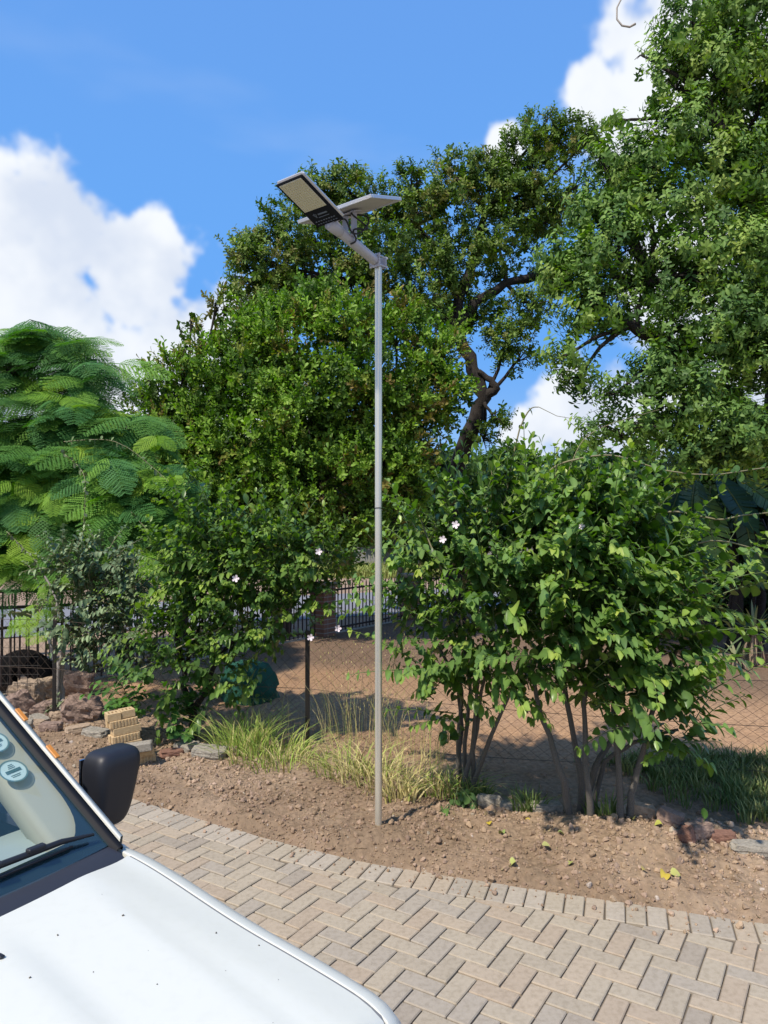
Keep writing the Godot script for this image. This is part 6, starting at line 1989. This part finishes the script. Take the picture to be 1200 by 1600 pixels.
		for k in 5: b.box(Transform3D(Basis(tilt.normalized(), n.cross(tilt).normalized(), n), c + n * 0.001 + ay * (0.015 + 0.006 * k if k < 2 else -0.012 - 0.006 * (k - 2))), Vector3(0.030 - 0.004 * k, 0.0015, 0.0008))
		part(disc, "disc_print", b.mesh(), mat("disc_ink", lin(0.05, 0.13, 0.14), 0.6))
	# wiper
	b = B.new()
	var wp := [ws.call(0.3, 0.05, 0.02), ws.call(-0.1, 0.085, 0.024), ws.call(-0.54, 0.092, 0.024), ws.call(-0.80, 0.08, 0.022), ws.call(-0.945, 0.055, 0.018)]
	b.tube(wp, [0.008, 0.009, 0.009, 0.008, 0.004], 6)
	b.tube([ws.call(0.2, 0.04, 0.012), ws.call(-0.45, 0.065, 0.012), ws.call(-0.84, 0.055, 0.009)], [0.005, 0.006, 0.004], 5)
	for u in [-0.1, -0.3, -0.5, -0.68]: b.box(Transform3D(Basis.IDENTITY, ws.call(u, 0.09, 0.033)), Vector3(0.02, 0.012, 0.05), 0.003)
	part(car, "wiper", b.mesh(true), M.black_plastic)
	# cabin: dashboard, firewall, door card, roof, seats
	b = B.new()
	rows = []
	for j in 9:
		var u := j / 4.0 - 1.0
		rows.append([Vector3(-0.05 * u * u, 0.985, u * 0.665), Vector3(-0.09, 1.02, u * 0.672), Vector3(-0.22, 1.035 + 0.012 * (1 - u * u), u * 0.675), Vector3(-0.33, 1.03, u * 0.675), Vector3(-0.38, 0.98, u * 0.675), Vector3(-0.40, 0.6, u * 0.675)])
	b.sheet(rows)
	part(car, "dashboard", b.mesh(true), dash)
	for s in [-1, 1]:
		b = B.new()
		# door: outer skin to the sill, inner card, window frame
		b.box(Transform3D(Basis.IDENTITY, Vector3(-0.58, 0.67, s * 0.765)), Vector3(1.05, 0.62, 0.05), 0.02)
		var dr := part(car, "door", b.mesh(), paint)
		b = B.new()
		b.box(Transform3D(Basis.IDENTITY, Vector3(-0.58, 0.67, s * 0.725)), Vector3(1.0, 0.58, 0.025), 0.01)
		b.box(Transform3D(Basis.IDENTITY, Vector3(-0.62, 0.985, s * 0.72)), Vector3(1.0, 0.05, 0.075), 0.012)
		part(dr, "door_card", b.mesh(), navy)
		b = B.new()
		b.box(Transform3D(Basis.IDENTITY, Vector3(-0.95, 0.88, s * 0.797)), Vector3(0.16, 0.035, 0.025), 0.006)
		part(dr, "handle", b.mesh(), M.black_plastic)
		b = B.new()
		b.sheet([[Vector3(-0.16, 0.985, s * 0.742), Vector3(-1.06, 0.985, s * 0.742)], [Vector3(-0.68, 1.44, s * 0.625), Vector3(-1.04, 1.45, s * 0.625)]], s > 0)
		part(dr, "window", b.mesh(), dark_glass)
		# cab rear post and back
		b = B.new()
		b.box(Transform3D(Basis(Vector3.RIGHT, -s * 0.24), Vector3(-1.14, 1.21, s * 0.70)), Vector3(0.14, 0.54, 0.06), 0.015)
		b.box(Transform3D(Basis.IDENTITY, Vector3(-1.16, 0.67, s * 0.765)), Vector3(0.10, 0.62, 0.05), 0.015)
		part(car, "rear_post", b.mesh(), paint)
		# load bed side
		b = B.new()
		b.box(Transform3D(Basis.IDENTITY, Vector3(-2.2, 0.72, s * 0.79)), Vector3(1.9, 0.5, 0.06), 0.02)
		part(car, "load_bed_side", b.mesh(), paint)
		# sill
		b = B.new()
		b.box(Transform3D(Basis.IDENTITY, Vector3(-0.6, 0.33, s * 0.74)), Vector3(1.1, 0.08, 0.1), 0.02)
		part(car, "sill", b.mesh(), trim)
		for x in [0.55, -2.15]:
			var w := B.new()
			rows = []
			for k in 33:
				var a := TAU * k / 32
				var row := []
				for q in [[0.20, -0.09], [0.33, -0.10], [0.36, -0.07], [0.365, 0.0], [0.36, 0.07], [0.33, 0.10], [0.20, 0.09]]:
					row.append(Vector3(x + cos(a) * q[0], 0.365 + sin(a) * q[0], s * (0.71 + q[1])))
				rows.append(row)
			w.sheet(rows, s < 0)
			var wh := part(car, "wheel", w.mesh(true), M.tyre)
			w = B.new()
			w.tube([Vector3(x, 0.365, s * 0.66), Vector3(x, 0.365, s * 0.785)], [0.205, 0.205], 24)
			for k in 6: w.box(Transform3D(Basis(Vector3(0, 0, 1), TAU * k / 6), Vector3(x, 0.365, s * 0.787)) * Transform3D(Basis.IDENTITY, Vector3(0.1, 0, 0)), Vector3(0.16, 0.05, 0.02), 0.006)
			part(wh, "rim", w.mesh(), chrome)
	b = B.new()
	b.box(Transform3D.IDENTITY.translated(Vector3(-0.95, 1.47, 0)), Vector3(0.62, 0.05, 1.16), 0.022)
	part(car, "roof", b.mesh(), paint)
	b = B.new()
	b.box(Transform3D(Basis.IDENTITY, Vector3(-1.21, 0.72, 0)), Vector3(0.04, 0.6, 1.48), 0.01)
	b.box(Transform3D(Basis.IDENTITY, Vector3(-1.20, 1.42, 0)), Vector3(0.05, 0.08, 1.22), 0.01)
	part(car, "cab_back", b.mesh(), paint)
	b = B.new()
	b.sheet([[Vector3(-1.21, 1.02, -0.68), Vector3(-1.21, 1.02, 0.68)], [Vector3(-1.20, 1.38, -0.6), Vector3(-1.20, 1.38, 0.6)]])
	part(car, "rear_window", b.mesh(), dark_glass)
	b = B.new()
	b.box(Transform3D(Basis.IDENTITY, Vector3(-1.0, 0.45, 0)), Vector3(2.2, 0.06, 1.40), 0.01)
	part(car, "floor_pan", b.mesh(), trim)
	b = B.new()
	b.box(Transform3D(Basis.IDENTITY, Vector3(-2.2, 0.52, 0)), Vector3(1.9, 0.06, 1.5), 0.01)
	b.box(Transform3D(Basis.IDENTITY, Vector3(-3.13, 0.72, 0)), Vector3(0.05, 0.5, 1.5), 0.015)
	b.box(Transform3D(Basis.IDENTITY, Vector3(-1.27, 0.74, 0)), Vector3(0.04, 0.46, 1.5), 0.01)
	part(car, "load_bed", b.mesh(), paint)
	for z in [-0.34, 0.34]:
		b = B.new()
		b.box(Transform3D(Basis.IDENTITY, Vector3(-0.82, 0.62, z)), Vector3(0.5, 0.16, 0.5), 0.05)
		b.box(Transform3D(Basis(Vector3(0, 0, 1), 0.2), Vector3(-1.05, 0.92, z)), Vector3(0.14, 0.6, 0.5), 0.05)
		b.box(Transform3D(Basis(Vector3(0, 0, 1), 0.15), Vector3(-1.12, 1.29, z)), Vector3(0.09, 0.16, 0.26), 0.03)
		part(car, "seat", b.mesh(), navy)
	b = B.new()
	var wheel := []
	for k in 25: wheel.append(Vector3(-0.52, 0.96, 0.34) + Vector3(-0.35 * sin(TAU * k / 24), 0.94 * sin(TAU * k / 24), cos(TAU * k / 24)) * 0.18)
	b.tube(wheel, wheel.map(func(_q): return 0.014), 7)
	b.tube([Vector3(-0.36, 0.90, 0.34), Vector3(-0.52, 0.96, 0.34)], [0.03, 0.04], 8)
	part(car, "steering_wheel", b.mesh(true), M.black_plastic)
	# front: grille, lamps, bumper
	b = B.new()
	b.box(Transform3D(Basis.IDENTITY, Vector3(1.06, 0.66, 0)), Vector3(0.05, 0.18, 0.86), 0.015)
	for k in 4: b.box(Transform3D(Basis.IDENTITY, Vector3(1.09, 0.60 + k * 0.04, 0)), Vector3(0.02, 0.014, 0.8), 0.004)
	part(car, "grille", b.mesh(), trim)
	for s in [-1, 1]:
		b = B.new()
		b.box(Transform3D(Basis(Vector3.UP, s * -0.2), Vector3(1.04, 0.66, s * 0.55)), Vector3(0.06, 0.17, 0.24), 0.025)
		part(car, "headlight", b.mesh(), lens)
	b = B.new()
	b.box(Transform3D(Basis.IDENTITY, Vector3(1.10, 0.47, 0)), Vector3(0.16, 0.2, 1.52), 0.045)
	part(car, "bumper", b.mesh(), paint)
	# door mirror on the far side, and its twin
	for s in [-1, 1]:
		b = B.new()
		rows = []
		var c := Vector3(-0.31, 1.078, s * 0.885)
		for i in 19:
			var v := PI * i / 18.0
			var row := []
			for j in 33:
				var a := TAU * j / 32
				var q := Vector3(cos(a) * sin(v), cos(v), sin(a) * sin(v))
				# rounded box that narrows to the bottom
				var e := 0.30
				q = Vector3(signf(q.x) * pow(absf(q.x), 0.45), signf(q.y) * pow(absf(q.y), 0.5), signf(q.z) * pow(absf(q.z), 0.38))
				var nar := 1.0 - 0.16 * (1 - q.y)
				var bulge := 1.0 if q.x > 0 else 0.55
				row.append(c + Vector3(q.x * 0.080 * bulge * nar, q.y * 0.126, q.z * 0.094 * nar * s + 0.012 * q.y * s))
			rows.append(row)
		b.sheet(rows, s < 0)
		var mr := part(car, "door_mirror", b.mesh(true), M.black_plastic)
		b = B.new()
		b.box(Transform3D(Basis.IDENTITY, c + Vector3(-0.052, 0.0, 0)), Vector3(0.006, 0.19, 0.14), 0.002)
		part(mr, "mirror_glass", b.mesh(), chrome)
		b = B.new()
		b.tube([c + Vector3(0.0, -0.10, -s * 0.05), Vector3(-0.25, 0.97, s * 0.77)], [0.03, 0.035], 8)
		part(mr, "mirror_arm", b.mesh(true), M.black_plastic)
	for z in [-0.203, 0.203]:
		b = B.new()
		b.box(Transform3D(Basis.IDENTITY, Vector3(0.237, bonnet_y(0.237, z) + 0.003, z)), Vector3(0.018, 0.008, 0.013), 0.003)
		part(car, "washer_jet", b.mesh(), M.black_plastic)
	# leaf bits and bird specks on the bonnet
	var r := rnd(99)
	b = B.new()
	for q in [[0.30, -0.47], [0.55, -0.36], [0.62, -0.49], [0.42, -0.30], [0.72, -0.55], [0.80, -0.44], [0.25, -0.33], [0.5, -0.58], [0.66, -0.25], [0.35, -0.2], [0.18, -0.5], [0.85, -0.3], [0.9, -0.52], [0.6, -0.62], [0.45, -0.42]]:
		var z: float = q[1]
		var sz := 0.0008 + 0.0026 * pow(r.randf(), 2.0)
		b.box(Transform3D(Basis.from_euler(Vector3(r.randf(), r.randf() * 3, r.randf())), Vector3(q[0], bonnet_y(q[0], z) + 0.001, z)), Vector3(sz * 1.6, sz, sz), sz * 0.2)
	var sp := part(car, "specks", b.mesh(), mat("grit", lin(0.08, 0.07, 0.06), 0.9))
	sp.set_meta("kind", "stuff")
